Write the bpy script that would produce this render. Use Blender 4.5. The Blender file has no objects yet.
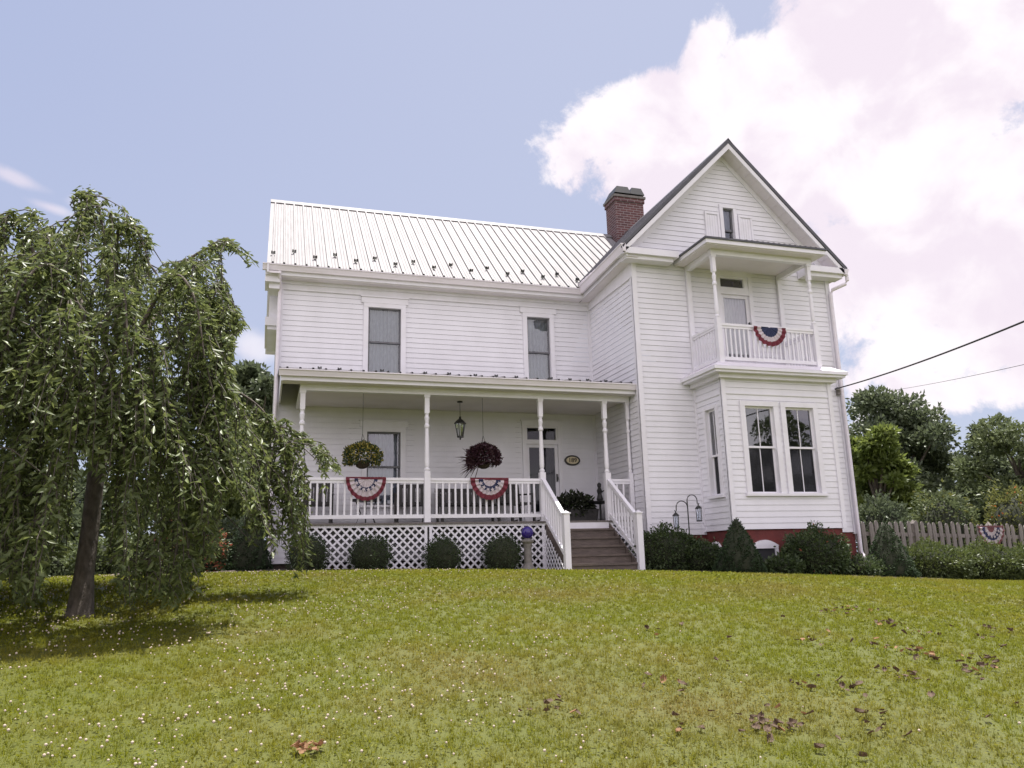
import bpy, math, random
import numpy as np
from mathutils import Vector
rnd = random.Random(11)
RG = np.random.default_rng(5)
R = math.radians
scene = bpy.context.scene
COL = scene.collection

# ------------------------------------------------------------------ camera
CAM = np.array([-0.136, -16.799, 0.239])
FPX = 791.7
def _rot(yaw, pitch, roll):
    y, p, r = R(yaw), R(pitch), R(roll)
    f = np.array([math.sin(y)*math.cos(p), math.cos(y)*math.cos(p), math.sin(p)])
    rt = np.array([math.cos(y), -math.sin(y), 0.])
    up = np.cross(rt, f)
    return rt*math.cos(r)+up*math.sin(r), up*math.cos(r)-rt*math.sin(r), f
RT, UP, FW = _rot(17.492, 12.593, -1.492)
cam_d = bpy.data.cameras.new('camera'); cam = bpy.data.objects.new('camera', cam_d); COL.objects.link(cam)
cam_d.sensor_fit = 'HORIZONTAL'; cam_d.sensor_width = 36.0; cam_d.lens = 36.0*FPX/1024
cam_d.clip_start = 0.05; cam_d.clip_end = 3000
from mathutils import Matrix
cam.matrix_world = Matrix(((RT[0], UP[0], -FW[0], CAM[0]), (RT[1], UP[1], -FW[1], CAM[1]), (RT[2], UP[2], -FW[2], CAM[2]), (0, 0, 0, 1)))
scene.camera = cam
def ray(a, b): return FW+RT*(a-512)/FPX+UP*(384-b)/FPX
def onY(a, b, Y):
    d = ray(a, b); return CAM+d*((Y-CAM[1])/d[1])

# ------------------------------------------------------------------ sun, sky, exposure
SUN_EL = 78.0
SUN_AZ = 48.0            # degrees from +Y (behind the house) towards +X
SUN_STRENGTH = 4.8
SKY_STRENGTH = 0.10
EXPOSURE = 1.06
CLOUD_GAIN = 1.0
sv = Vector((math.sin(R(SUN_AZ))*math.cos(R(SUN_EL)), math.cos(R(SUN_AZ))*math.cos(R(SUN_EL)), math.sin(R(SUN_EL))))
sd = bpy.data.lights.new('sun', 'SUN'); sun = bpy.data.objects.new('sun', sd); COL.objects.link(sun)
sd.energy = SUN_STRENGTH; sd.angle = R(0.53); sd.color = (1.0, 0.955, 0.89)
sun.rotation_euler = sv.to_track_quat('Z', 'Y').to_euler(); sun.location = (8, 10, 30)

world = bpy.data.worlds.new('World'); scene.world = world; world.use_nodes = True
wt = world.node_tree; wt.nodes.clear()
def wn(t, **k):
    n = wt.nodes.new(t)
    for a, b in k.items(): setattr(n, a, b)
    return n
def wmath(op, a, b=None, c=None):
    n = wn('ShaderNodeMath', operation=op)
    for i, v in enumerate((a, b, c)):
        if v is None: continue
        if isinstance(v, (int, float)): n.inputs[i].default_value = v
        else: wt.links.new(v, n.inputs[i])
    return n.outputs[0]
def wdot(vec, d):
    n = wn('ShaderNodeVectorMath', operation='DOT_PRODUCT'); wt.links.new(vec, n.inputs[0]); n.inputs[1].default_value = tuple(float(x) for x in d)
    return n.outputs['Value']
def wmap(v, a, b, c=0., d=1., smooth=True):
    n = wn('ShaderNodeMapRange'); n.interpolation_type = 'SMOOTHSTEP' if smooth else 'LINEAR'
    wt.links.new(v, n.inputs[0])
    for i, x in enumerate((a, b, c, d)): n.inputs[1+i].default_value = x
    return n.outputs[0]
sky = wn('ShaderNodeTexSky', sky_type='NISHITA', sun_disc=False, sun_elevation=R(SUN_EL), sun_rotation=R(SUN_AZ), air_density=1.0, dust_density=2.2, ozone_density=1.6, altitude=300)
tc = wn('ShaderNodeTexCoord'); dirv = tc.outputs['Generated']
nz1 = wn('ShaderNodeTexNoise'); nz1.inputs['Scale'].default_value = 6.5; nz1.inputs['Detail'].default_value = 9; nz1.inputs['Roughness'].default_value = 0.68; nz1.inputs['Distortion'].default_value = 0.25
wt.links.new(dirv, nz1.inputs['Vector'])
nz2 = wn('ShaderNodeTexNoise'); nz2.inputs['Scale'].default_value = 7.5; nz2.inputs['Detail'].default_value = 6; nz2.inputs['Roughness'].default_value = 0.55; nz2.inputs['Distortion'].default_value = 0.4
mp = wn('ShaderNodeMapping'); mp.inputs['Location'].default_value = (0.31, 0.17, 0.72); wt.links.new(dirv, mp.inputs['Vector']); wt.links.new(mp.outputs[0], nz2.inputs['Vector'])
# cloud banks: direction, half sizes (radians) across and up, tilt
def bank(px, py, a, b, tilt=0., wgt=1.):
    c = ray(px, py); c = c/np.linalg.norm(c)
    t1 = np.cross(c, [0, 0, 1.]); t1 /= np.linalg.norm(t1); t2 = np.cross(t1, c)
    ct, st = math.cos(R(tilt)), math.sin(R(tilt))
    u = t1*ct+t2*st; v = t2*ct-t1*st
    e = wmath('ADD', wmath('POWER', wmath('ABSOLUTE', wmath('MULTIPLY', wdot(dirv, u), 1/a)), 2.), wmath('POWER', wmath('ABSOLUTE', wmath('MULTIPLY', wdot(dirv, v), 1/b)), 2.))
    front = wmath('GREATER_THAN', wdot(dirv, c), 0.)
    return wmath('MULTIPLY', wmath('MULTIPLY', wmath('SUBTRACT', 1.0, wmath('SQRT', e)), front), wgt)
banks = [bank(640, 120, 0.155, 0.062, 14), bank(760, 130, 0.20, 0.125, 20), bank(900, 90, 0.26, 0.19, 24), bank(705, 45, 0.05, 0.03, 40, .6), bank(990, 215, 0.28, 0.14, 10), bank(930, 300, 0.18, 0.07, 0, .45), bank(690, 175, 0.16, 0.06, -8), bank(980, 330, 0.20, 0.08, 8, .4), bank(970, 392, 0.15, 0.035, 4, .45)]
m = banks[0]
for b_ in banks[1:]: m = wmath('MAXIMUM', m, b_)
m = wmath('MAXIMUM', m, -0.6)
nzf = wn('ShaderNodeTexNoise'); nzf.inputs['Scale'].default_value = 22; nzf.inputs['Detail'].default_value = 6; wt.links.new(dirv, nzf.inputs['Vector'])
big = wmap(wmath('ADD', wmath('ADD', m, wmath('MULTIPLY', wmath('SUBTRACT', nz1.outputs[0], 0.5), 1.8)), wmath('MULTIPLY', wmath('SUBTRACT', nzf.outputs[0], 0.5), 0.7)), 0.0, 0.26)
wis = [bank(15, 178, 0.045, 0.011, -14), bank(52, 208, 0.035, 0.009, -10), bank(88, 203, 0.03, 0.011, 4), bank(250, 347, 0.045, 0.03, 0), bank(575, 172, 0.03, 0.02, 10)]
w = wis[0]
for b_ in wis[1:]: w = wmath('MAXIMUM', w, b_)
w = wmath('MAXIMUM', w, -0.6)
wisp = wmath('MULTIPLY', wmap(wmath('ADD', w, wmath('MULTIPLY', wmath('SUBTRACT', nzf.outputs[0], 0.5), 1.2)), 0.05, 0.9), 0.6)
# unseen cloud added behind the photographer to light the shaded house front
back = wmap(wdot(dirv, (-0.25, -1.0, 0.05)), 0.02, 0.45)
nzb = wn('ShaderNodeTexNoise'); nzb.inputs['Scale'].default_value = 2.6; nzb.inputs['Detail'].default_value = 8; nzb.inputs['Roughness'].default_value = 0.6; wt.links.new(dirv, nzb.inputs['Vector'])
fill_cloud = wmath('MULTIPLY', wmap(nzb.outputs[0], 0.34, 0.54), back)
mask = wmath('MINIMUM', wmath('ADD', wmath('MAXIMUM', big, wisp), fill_cloud), 1.0)
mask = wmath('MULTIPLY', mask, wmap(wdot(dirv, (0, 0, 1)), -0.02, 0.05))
# lavender summer haze in the clear sky
hazemix = wn('ShaderNodeMix', data_type='RGBA'); hazemix.inputs[0].default_value = 0.85
hzc = wn('ShaderNodeMix', data_type='RGBA'); hzc.inputs[6].default_value = (2.55, 2.75, 3.6, 1); hzc.inputs[7].default_value = (2.2, 2.45, 3.5, 1); wt.links.new(wmap(wdot(dirv, (0, 0, 1)), .08, .62), hzc.inputs[0]); rd = ray(900, 150); rd = rd/np.linalg.norm(rd); hz2 = wn('ShaderNodeMix', data_type='RGBA'); wt.links.new(wmap(wdot(dirv, rd), .45, 1.02), hz2.inputs[0]); wt.links.new(hzc.outputs[2], hz2.inputs[6]); hz2.inputs[7].default_value = (2.62, 2.78, 3.6, 1); wt.links.new(hz2.outputs[2], hazemix.inputs[7])
wt.links.new(sky.outputs[0], hazemix.inputs[6])
ccol = wn('ShaderNodeMix', data_type='RGBA')
ccol.inputs[6].default_value = (4.45*CLOUD_GAIN, 4.0*CLOUD_GAIN, 4.45*CLOUD_GAIN, 1); ccol.inputs[7].default_value = (5.1*CLOUD_GAIN, 4.8*CLOUD_GAIN, 5.0*CLOUD_GAIN, 1)
wt.links.new(wmap(wmath('ADD', nz2.outputs[0], wmath('MULTIPLY', wmath('SUBTRACT', nzf.outputs[0], .5), .25)), 0.40, 0.60), ccol.inputs[0])
cbr = wn('ShaderNodeVectorMath', operation='SCALE'); wt.links.new(ccol.outputs[2], cbr.inputs[0]); wt.links.new(wmath('ADD', 1.0, wmath('MULTIPLY', back, 0.75)), cbr.inputs['Scale'])  # extra brightness for the added cloud behind the photographer
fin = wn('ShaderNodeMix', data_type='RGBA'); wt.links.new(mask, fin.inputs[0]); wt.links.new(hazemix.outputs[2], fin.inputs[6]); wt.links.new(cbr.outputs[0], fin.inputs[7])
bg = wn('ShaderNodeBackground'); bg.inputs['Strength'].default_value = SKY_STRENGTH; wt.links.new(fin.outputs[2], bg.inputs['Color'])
wo = wn('ShaderNodeOutputWorld'); wt.links.new(bg.outputs[0], wo.inputs['Surface'])
vs = scene.view_settings; vs.view_transform = 'Standard'; vs.look = 'None'; vs.exposure = EXPOSURE; vs.gamma = 1.0; vs.use_curve_mapping = False
scene.render.engine = 'CYCLES'
scene.cycles.max_bounces = 8; scene.cycles.transparent_max_bounces = 12; scene.cycles.use_denoising = True

# ------------------------------------------------------------------ materials
def lin(r, g=None, b=None): return (r, g if g is not None else r, b if b is not None else r, 1.0)
def mat(name, c1, c2=None, scale=8., rough=0.6, metallic=0., stretch=None, bump=0., bscale=None, spec=0.5, lo=0.35, hi=0.65, detail=6, coords='Object', transl=0.):
    m = bpy.data.materials.new(name); m.use_nodes = True; nt = m.node_tree; bs = nt.nodes['Principled BSDF']
    bs.inputs['Roughness'].default_value = rough; bs.inputs['Metallic'].default_value = metallic; bs.inputs['Specular IOR Level'].default_value = spec
    bs.inputs['Base Color'].default_value = c1
    t = nt.nodes.new('ShaderNodeTexCoord'); mpg = nt.nodes.new('ShaderNodeMapping'); nt.links.new(t.outputs[coords], mpg.inputs['Vector'])
    if stretch: mpg.inputs['Scale'].default_value = stretch
    colsock = None
    if c2 is not None:
        n = nt.nodes.new('ShaderNodeTexNoise'); n.inputs['Scale'].default_value = scale; n.inputs['Detail'].default_value = detail; n.inputs['Roughness'].default_value = 0.6
        nt.links.new(mpg.outputs[0], n.inputs['Vector'])
        r = nt.nodes.new('ShaderNodeMapRange'); r.inputs[1].default_value = lo; r.inputs[2].default_value = hi; nt.links.new(n.outputs[0], r.inputs[0])
        mx = nt.nodes.new('ShaderNodeMix'); mx.data_type = 'RGBA'; mx.inputs[6].default_value = c1; mx.inputs[7].default_value = c2
        nt.links.new(r.outputs[0], mx.inputs[0]); nt.links.new(mx.outputs[2], bs.inputs['Base Color']); colsock = mx.outputs[2]
    if bump:
        n2 = nt.nodes.new('ShaderNodeTexNoise'); n2.inputs['Scale'].default_value = bscale or scale*4; n2.inputs['Detail'].default_value = 5
        nt.links.new(mpg.outputs[0], n2.inputs['Vector'])
        bp = nt.nodes.new('ShaderNodeBump'); bp.inputs['Strength'].default_value = bump; bp.inputs['Distance'].default_value = 0.02
        nt.links.new(n2.outputs[0], bp.inputs['Height']); nt.links.new(bp.outputs[0], bs.inputs['Normal'])
    if transl:
        tr = nt.nodes.new('ShaderNodeBsdfTranslucent'); ms = nt.nodes.new('ShaderNodeMixShader'); ms.inputs[0].default_value = transl
        out = nt.nodes['Material Output']
        hs = nt.nodes.new('ShaderNodeHueSaturation'); hs.inputs['Value'].default_value = 1.5; hs.inputs['Hue'].default_value = 0.485
        if colsock: nt.links.new(colsock, hs.inputs['Color'])
        else: hs.inputs['Color'].default_value = c1
        nt.links.new(hs.outputs[0], tr.inputs['Color'])
        nt.links.new(bs.outputs[0], ms.inputs[1]); nt.links.new(tr.outputs[0], ms.inputs[2]); nt.links.new(ms.outputs[0], out.inputs['Surface'])
    return m
M = {}
M['siding'] = mat('white_vinyl_siding', lin(.765, .755, .80), lin(.70, .69, .73), 1.6, 0.55, stretch=(1, 1, .5), bump=.03, bscale=30)
M['trim'] = mat('white_painted_trim', lin(.765, .75, .80), lin(.69, .675, .70), 3.0, 0.5, lo=.4, hi=.75)
M['soffit'] = mat('white_soffit', lin(.74, .70, .72), lin(.68, .64, .66), 2.0, 0.6)
M['gutter'] = mat('white_gutter', lin(.76, .715, .77), lin(.65, .61, .63), 2.5, 0.45, stretch=(.6, .6, 3), lo=.45, hi=.8)
M['tin'] = mat('pale_metal_roofing', lin(.25, .24, .247), lin(.165, .157, .162), 5.0, 0.62, spec=.25, stretch=(2.5, .35, .35), lo=.3, hi=.75)
M['darkedge'] = mat('dark_grey_roof_edge', lin(.055, .055, .065), lin(.08, .08, .09), 6., 0.5)
M['darkroof'] = mat('dark_grey_metal_roofing', lin(.085, .08, .095), lin(.06, .058, .068), 4., 0.6)
M['black'] = mat('black_metal', lin(.012), lin(.022), 20, 0.45)
M['blackwood'] = mat('dark_painted_wood', lin(.02, .018, .018), lin(.04, .035, .033), 12, 0.5)
M['redfound'] = mat('red_painted_foundation', lin(.15, .028, .024), lin(.10, .022, .02), 5, 0.8, bump=.4, bscale=18)
M['floor'] = mat('weathered_porch_boards', lin(.17, .15, .14), lin(.11, .095, .09), 9, 0.7, stretch=(6, .6, 1), bump=.2)
M['step'] = mat('weathered_step_boards', lin(.135, .105, .09), lin(.085, .066, .058), 7, 0.75, stretch=(.8, 6, 3), bump=.25)
M['curtain'] = mat('grey_lace_curtain', lin(.30, .33, .40), lin(.20, .225, .28), 26, 0.9, stretch=(1, 1, .25))
M['lace'] = mat('pale_door_curtain', lin(.55, .52, .55), lin(.46, .44, .47), 26, 0.9, stretch=(1, 1, .25))
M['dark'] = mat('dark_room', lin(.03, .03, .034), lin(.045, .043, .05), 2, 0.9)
M['sash'] = mat('dark_sash', lin(.10, .10, .115), lin(.14, .14, .15), 8, .5)
M['sign'] = mat('cream_sign_face', lin(.62, .54, .36), lin(.55, .47, .31), 9, .5)
M['gold'] = mat('dark_numerals', lin(.035, .02, .012), None, rough=.5)
M['red'] = mat('red_cloth', lin(.17, .026, .04), lin(.125, .02, .032), 14, .85, transl=.15)
M['whitecloth'] = mat('white_cloth', lin(.62, .55, .57), lin(.52, .46, .48), 14, .85, transl=.2)
M['fadedred'] = mat('faded_red_cloth', lin(.17, .06, .065), lin(.12, .05, .055), 14, .9)
M['fadedwhite'] = mat('faded_white_cloth', lin(.42, .37, .38), lin(.34, .30, .31), 14, .9)
M['blue'] = mat('navy_cloth', lin(.02, .026, .07), lin(.028, .036, .09), 14, .85)
M['fence'] = mat('weathered_grey_wood', lin(.25, .225, .21), lin(.145, .125, .115), 6, .85, stretch=(4, 4, .6), bump=.4)
M['bark'] = mat('grey_brown_bark', lin(.15, .125, .105), lin(.065, .053, .045), 16, .9, stretch=(1, 1, .5), bump=1.0, bscale=30)
M['twig'] = mat('dark_twig', lin(.06, .05, .038), None, rough=.8)
M['mulch'] = mat('dark_mulch', lin(.035, .025, .02), lin(.07, .05, .038), 30, .95, bump=1.0, bscale=60)
M['stone'] = mat('grey_cast_stone', lin(.22, .20, .19), lin(.14, .13, .12), 12, .85, bump=.3)
M['cable'] = mat('black_cable', lin(.015), None, rough=.6)
M['fibre'] = mat('coir_liner', lin(.07, .05, .03), lin(.04, .03, .02), 30, .95, bump=.6)
M['deadleaf'] = mat('dry_brown_leaf', lin(.12, .07, .04), lin(.035, .022, .014), 9, .8, transl=.1)
M['orangeleaf'] = mat('orange_brown_leaf', lin(.26, .14, .06), lin(.15, .08, .04), 9, .8, transl=.15)
M['clover'] = mat('pale_clover_blossom', lin(.50, .44, .36), lin(.40, .30, .24), 300, .9, coords='Object')
def leafmat(name, a, b, scale=1.5, transl=.35, rough=.45, spec=.35): return mat(name, a, b, scale, rough, transl=transl, spec=spec, lo=.3, hi=.7)
M['cherry'] = leafmat('weeping_cherry_leaf', lin(.052, .080, .028), lin(.165, .195, .066), 13., .36, .42, .35)
M['box'] = leafmat('dark_boxwood_leaf', lin(.026, .042, .018), lin(.05, .075, .025), 7, .2)
M['arbor'] = leafmat('arborvitae_spray', lin(.022, .042, .018), lin(.036, .062, .022), 7, .15, .7)
M['shrub'] = leafmat('shrub_leaf', lin(.034, .056, .024), lin(.068, .096, .032), 5, .22)
M['hedge'] = leafmat('hedge_leaf', lin(.045, .068, .022), lin(.10, .125, .035), 4, .3)
M['tree_dark'] = leafmat('dark_tree_leaf', lin(.06, .08, .048), lin(.105, .13, .066), .8, .3)
M['tree_mid'] = leafmat('mid_green_tree_leaf', lin(.08, .105, .05), lin(.125, .152, .07), .7, .3)
M['tree_bright'] = leafmat('bright_tree_leaf', lin(.09, .13, .03), lin(.14, .175, .045), 1.2, .4)
M['shrub_gold'] = leafmat('yellow_green_shrub_leaf', lin(.085, .105, .03), lin(.13, .135, .042), 1.6, .35)
M['lily'] = mat('orange_flower', lin(.5, .16, .02), lin(.4, .1, .02), 9, .6, transl=.3)
M['coral'] = mat('coral_flower', lin(.34, .12, .06), lin(.26, .08, .045), 9, .7, transl=.3)
M['yellowfl'] = mat('yellow_flower', lin(.40, .33, .06), lin(.27, .23, .05), 14, .7, transl=.2)
M['purpleleaf'] = leafmat('burgundy_leaf', lin(.035, .016, .022), lin(.06, .024, .032), 9, .15)
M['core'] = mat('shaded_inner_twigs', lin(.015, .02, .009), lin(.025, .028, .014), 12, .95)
def brick_mat():
    m = bpy.data.materials.new('chimney_brick'); m.use_nodes = True; nt = m.node_tree; bs = nt.nodes['Principled BSDF']; bs.inputs['Roughness'].default_value = .85
    t = nt.nodes.new('ShaderNodeTexCoord'); sep = nt.nodes.new('ShaderNodeSeparateXYZ'); nt.links.new(t.outputs['Object'], sep.inputs[0])
    ad = nt.nodes.new('ShaderNodeMath'); ad.operation = 'ADD'; nt.links.new(sep.outputs[0], ad.inputs[0]); nt.links.new(sep.outputs[1], ad.inputs[1])
    cb = nt.nodes.new('ShaderNodeCombineXYZ'); nt.links.new(ad.outputs[0], cb.inputs[0]); nt.links.new(sep.outputs[2], cb.inputs[1])
    b = nt.nodes.new('ShaderNodeTexBrick'); b.inputs['Scale'].default_value = 1.0; b.inputs['Brick Width'].default_value = .215; b.inputs['Row Height'].default_value = .075; b.inputs['Mortar Size'].default_value = .009
    b.inputs['Color1'].default_value = lin(.135, .055, .056); b.inputs['Color2'].default_value = lin(.085, .038, .042); b.inputs['Mortar'].default_value = lin(.26, .22, .22); b.inputs['Mortar Smooth'].default_value = .2
    nt.links.new(cb.outputs[0], b.inputs['Vector']); nt.links.new(b.outputs['Color'], bs.inputs['Base Color'])
    bp = nt.nodes.new('ShaderNodeBump'); bp.inputs['Strength'].default_value = .6; bp.inputs['Distance'].default_value = .01; bp.invert = True
    nt.links.new(b.outputs['Fac'], bp.inputs['Height']); nt.links.new(bp.outputs[0], bs.inputs['Normal'])
    return m
M['brick'] = brick_mat()
def glass_mat(name, tint, refl, rough=0.015, film=None):
    m = bpy.data.materials.new(name); m.use_nodes = True; nt = m.node_tree; nt.nodes.clear()
    out = nt.nodes.new('ShaderNodeOutputMaterial'); tr = nt.nodes.new('ShaderNodeBsdfTransparent'); tr.inputs[0].default_value = tint
    gl = nt.nodes.new('ShaderNodeBsdfGlossy'); gl.inputs['Roughness'].default_value = rough; gl.inputs['Color'].default_value = lin(.9, .92, .95)
    lw = nt.nodes.new('ShaderNodeFresnel'); lw.inputs['IOR'].default_value = 1.52
    ml = nt.nodes.new('ShaderNodeMath'); ml.operation = 'MULTIPLY'; ml.inputs[1].default_value = refl; ml.use_clamp = True; nt.links.new(lw.outputs[0], ml.inputs[0])
    n = nt.nodes.new('ShaderNodeTexNoise'); n.inputs['Scale'].default_value = 2.2; n.inputs['Detail'].default_value = 1
    bp = nt.nodes.new('ShaderNodeBump'); bp.inputs['Strength'].default_value = .05; bp.inputs['Distance'].default_value = .05
    t = nt.nodes.new('ShaderNodeTexCoord'); nt.links.new(t.outputs['Object'], n.inputs['Vector']); nt.links.new(n.outputs[0], bp.inputs['Height']); nt.links.new(bp.outputs[0], gl.inputs['Normal'])
    base = tr.outputs[0]
    if film:
        df = nt.nodes.new('ShaderNodeBsdfDiffuse'); df.inputs[0].default_value = film[1]; mx0 = nt.nodes.new('ShaderNodeMixShader'); mx0.inputs[0].default_value = film[0]
        nt.links.new(tr.outputs[0], mx0.inputs[1]); nt.links.new(df.outputs[0], mx0.inputs[2]); base = mx0.outputs[0]
    mx = nt.nodes.new('ShaderNodeMixShader'); nt.links.new(ml.outputs[0], mx.inputs[0]); nt.links.new(base, mx.inputs[1]); nt.links.new(gl.outputs[0], mx.inputs[2]); nt.links.new(mx.outputs[0], out.inputs['Surface'])
    return m
M['glass'] = glass_mat('window_glass', lin(.86, .88, .9), 3.0)
M['stormglass'] = glass_mat('dark_storm_glass', lin(.5, .52, .58), .8, .03)
M['screen'] = glass_mat('screened_glass', lin(.5, .5, .52), .7, .08, (.35, lin(.035, .035, .042)))
def ball_mat():
    m = mat('cobalt_gazing_glass', lin(.03, .015, .16), None, rough=.12, spec=.5); return m
M['ball'] = ball_mat()
def grass_mat(name, fine):
    m = bpy.data.materials.new(name); m.use_nodes = True; nt = m.node_tree; bs = nt.nodes['Principled BSDF']; bs.inputs['Roughness'].default_value = .6; bs.inputs['Specular IOR Level'].default_value = .25
    t = nt.nodes.new('ShaderNodeTexCoord')
    def noise(sc, det=4):
        n = nt.nodes.new('ShaderNodeTexNoise'); n.inputs['Scale'].default_value = sc; n.inputs['Detail'].default_value = det; nt.links.new(t.outputs['Object'], n.inputs['Vector']); return n.outputs[0]
    def ramp(v, a, b):
        r = nt.nodes.new('ShaderNodeMapRange'); r.inputs[1].default_value = a; r.inputs[2].default_value = b; nt.links.new(v, r.inputs[0]); return r.outputs[0]
    def mix(f, a, b):
        x = nt.nodes.new('ShaderNodeMix'); x.data_type = 'RGBA'; nt.links.new(f, x.inputs[0])
        for s, i in ((a, 6), (b, 7)):
            if isinstance(s, tuple): x.inputs[i].default_value = s
            else: nt.links.new(s, x.inputs[i])
        return x.outputs[2]
    c = mix(ramp(noise(fine, 2), .32, .68), lin(.095, .125, .011), lin(.235, .235, .020))
    c = mix(ramp(noise(1.1, 5), .45, .72), c, lin(.20, .185, .024))
    dry = nt.nodes.new('ShaderNodeMath'); dry.operation = 'MULTIPLY'; nt.links.new(ramp(noise(.35, 5), .52, .74), dry.inputs[0]); nt.links.new(ramp(noise(fine*1.7, 1), .35, .6), dry.inputs[1])
    c = mix(dry.outputs[0], c, lin(.22, .16, .06))
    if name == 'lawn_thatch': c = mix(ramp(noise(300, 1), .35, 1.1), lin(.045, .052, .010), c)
    nt.links.new(c, bs.inputs['Base Color'])
    if name == 'grass_blade':
        tr = nt.nodes.new('ShaderNodeBsdfTranslucent'); nt.links.new(c, tr.inputs[0]); ms = nt.nodes.new('ShaderNodeMixShader'); ms.inputs[0].default_value = .5
        nt.links.new(bs.outputs[0], ms.inputs[1]); nt.links.new(tr.outputs[0], ms.inputs[2]); nt.links.new(ms.outputs[0], nt.nodes['Material Output'].inputs['Surface'])
    return m
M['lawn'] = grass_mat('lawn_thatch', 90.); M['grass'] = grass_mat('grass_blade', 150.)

# ------------------------------------------------------------------ mesh helpers
class MB:
    def __init__(s): s.v = []; s.f = []; s.mi = []
    def add(s, vs, fs, mi=0):
        o = len(s.v); s.v += [tuple(float(c) for c in p) for p in vs]; s.f += [tuple(i+o for i in f) for f in fs]; s.mi += [mi]*len(fs); return s
    def quad(s, a, b, c, d, mi=0): return s.add([a, b, c, d], [(0, 1, 2, 3)], mi)
    def box(s, x0, x1, y0, y1, z0, z1, mi=0):
        return s.add([(x0,y0,z0),(x1,y0,z0),(x1,y1,z0),(x0,y1,z0),(x0,y0,z1),(x1,y0,z1),(x1,y1,z1),(x0,y1,z1)], [(0,3,2,1),(4,5,6,7),(0,1,5,4),(1,2,6,5),(2,3,7,6),(3,0,4,7)], mi)
    def prism(s, poly, axis, a0, a1, mi=0):
        """extrude a 2D polygon; axis 0: poly=(y,z); 1: poly=(x,z); 2: poly=(x,y)"""
        def p(q, a): return (a, q[0], q[1]) if axis == 0 else (q[0], a, q[1]) if axis == 1 else (q[0], q[1], a)
        n = len(poly); vs = [p(q, a0) for q in poly]+[p(q, a1) for q in poly]
        fs = [tuple(range(n)), tuple(range(2*n-1, n-1, -1))]+[(i, i+n, (i+1) % n+n, (i+1) % n) for i in range(n)]
        return s.add(vs, fs, mi)
    def bar(s, a, b, w, h=None, mi=0, up=(0, 0, 1)):
        """rectangular bar from a to b"""
        a, b = Vector(a), Vector(b); d = (b-a).normalized(); sx = d.cross(Vector(up))
        if sx.length < 1e-4: sx = Vector((1, 0, 0))
        sx.normalize(); sy = sx.cross(d); h = h or w
        o = [sx*(i*w/2)+sy*(j*h/2) for i, j in ((-1,-1),(1,-1),(1,1),(-1,1))]
        return s.add([a+k for k in o]+[b+k for k in o], [(3,2,1,0),(4,5,6,7),(0,1,5,4),(1,2,6,5),(2,3,7,6),(3,0,4,7)], mi)
    def tube(s, pts, rad, n=8, mi=0):
        pts = [Vector(p) for p in pts]; rings = []
        for i, p in enumerate(pts):
            d = (pts[min(i+1, len(pts)-1)]-pts[max(i-1, 0)]).normalized()
            ax = d.cross(Vector((0, 0, 1))) if abs(d.z) < .95 else d.cross(Vector((1, 0, 0))); ax.normalize(); ay = d.cross(ax)
            r = rad[i] if isinstance(rad, (list, tuple)) else rad
            rings.append([p+ax*(r*math.cos(2*math.pi*k/n))+ay*(r*math.sin(2*math.pi*k/n)) for k in range(n)])
        vs = [q for rg in rings for q in rg]; fs = []
        for i in range(len(pts)-1):
            for k in range(n): fs.append((i*n+k, i*n+(k+1) % n, (i+1)*n+(k+1) % n, (i+1)*n+k))
        fs.append(tuple(range(n-1, -1, -1))); fs.append(tuple((len(pts)-1)*n+k for k in range(n)))
        return s.add(vs, fs, mi)
    def lathe(s, prof, c=(0, 0, 0), n=16, mi=0):
        vs = []; fs = []
        for r, z in prof:
            for k in range(n): vs.append((c[0]+r*math.cos(2*math.pi*k/n), c[1]+r*math.sin(2*math.pi*k/n), c[2]+z))
        for i in range(len(prof)-1):
            for k in range(n): fs.append((i*n+k, i*n+(k+1) % n, (i+1)*n+(k+1) % n, (i+1)*n+k))
        fs.append(tuple(range(n-1, -1, -1))); fs.append(tuple((len(prof)-1)*n+k for k in range(n)))
        return s.add(vs, fs, mi)
    def build(s, name, mats, parent=None, loc=(0, 0, 0), smooth=False, bevel=0.):
        me = bpy.data.meshes.new(name); me.from_pydata(s.v, [], s.f)
        if not isinstance(mats, (list, tuple)): mats = [mats]
        for m_ in mats: me.materials.append(m_)
        if len(mats) > 1: me.polygons.foreach_set('material_index', s.mi)
        if smooth: me.polygons.foreach_set('use_smooth', [True]*len(s.f))
        me.update(); o = bpy.data.objects.new(name, me); COL.objects.link(o); o.location = loc
        if parent: o.parent = parent
        if bevel:
            b = o.modifiers.new('soft_edges', 'BEVEL'); b.width = bevel; b.segments = 2; b.limit_method = 'ANGLE'
        return o
def np_mesh(name, V, F, mats, parent=None, loc=(0, 0, 0), mi=None, smooth=False):
    """V (n,3), F (m,k) uniform polygons"""
    me = bpy.data.meshes.new(name); k = F.shape[1]
    me.vertices.add(len(V)); me.vertices.foreach_set('co', V.astype(np.float32).ravel())
    me.loops.add(F.size); me.loops.foreach_set('vertex_index', F.astype(np.int32).ravel())
    me.polygons.add(len(F)); me.polygons.foreach_set('loop_start', np.arange(0, F.size, k, dtype=np.int32))
    if not isinstance(mats, (list, tuple)): mats = [mats]
    for m_ in mats: me.materials.append(m_)
    if mi is not None: me.polygons.foreach_set('material_index', mi.astype(np.int32))
    if smooth: me.polygons.foreach_set('use_smooth', np.ones(len(F), dtype=bool))
    me.update(calc_edges=True); me.validate()
    o = bpy.data.objects.new(name, me); COL.objects.link(o); o.location = loc
    if parent: o.parent = parent
    return o
def tag(o, label=None, cat=None, group=None, kind=None):
    for k, v in (('label', label), ('category', cat), ('group', group), ('kind', kind)):
        if v: o[k] = v
    return o
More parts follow.
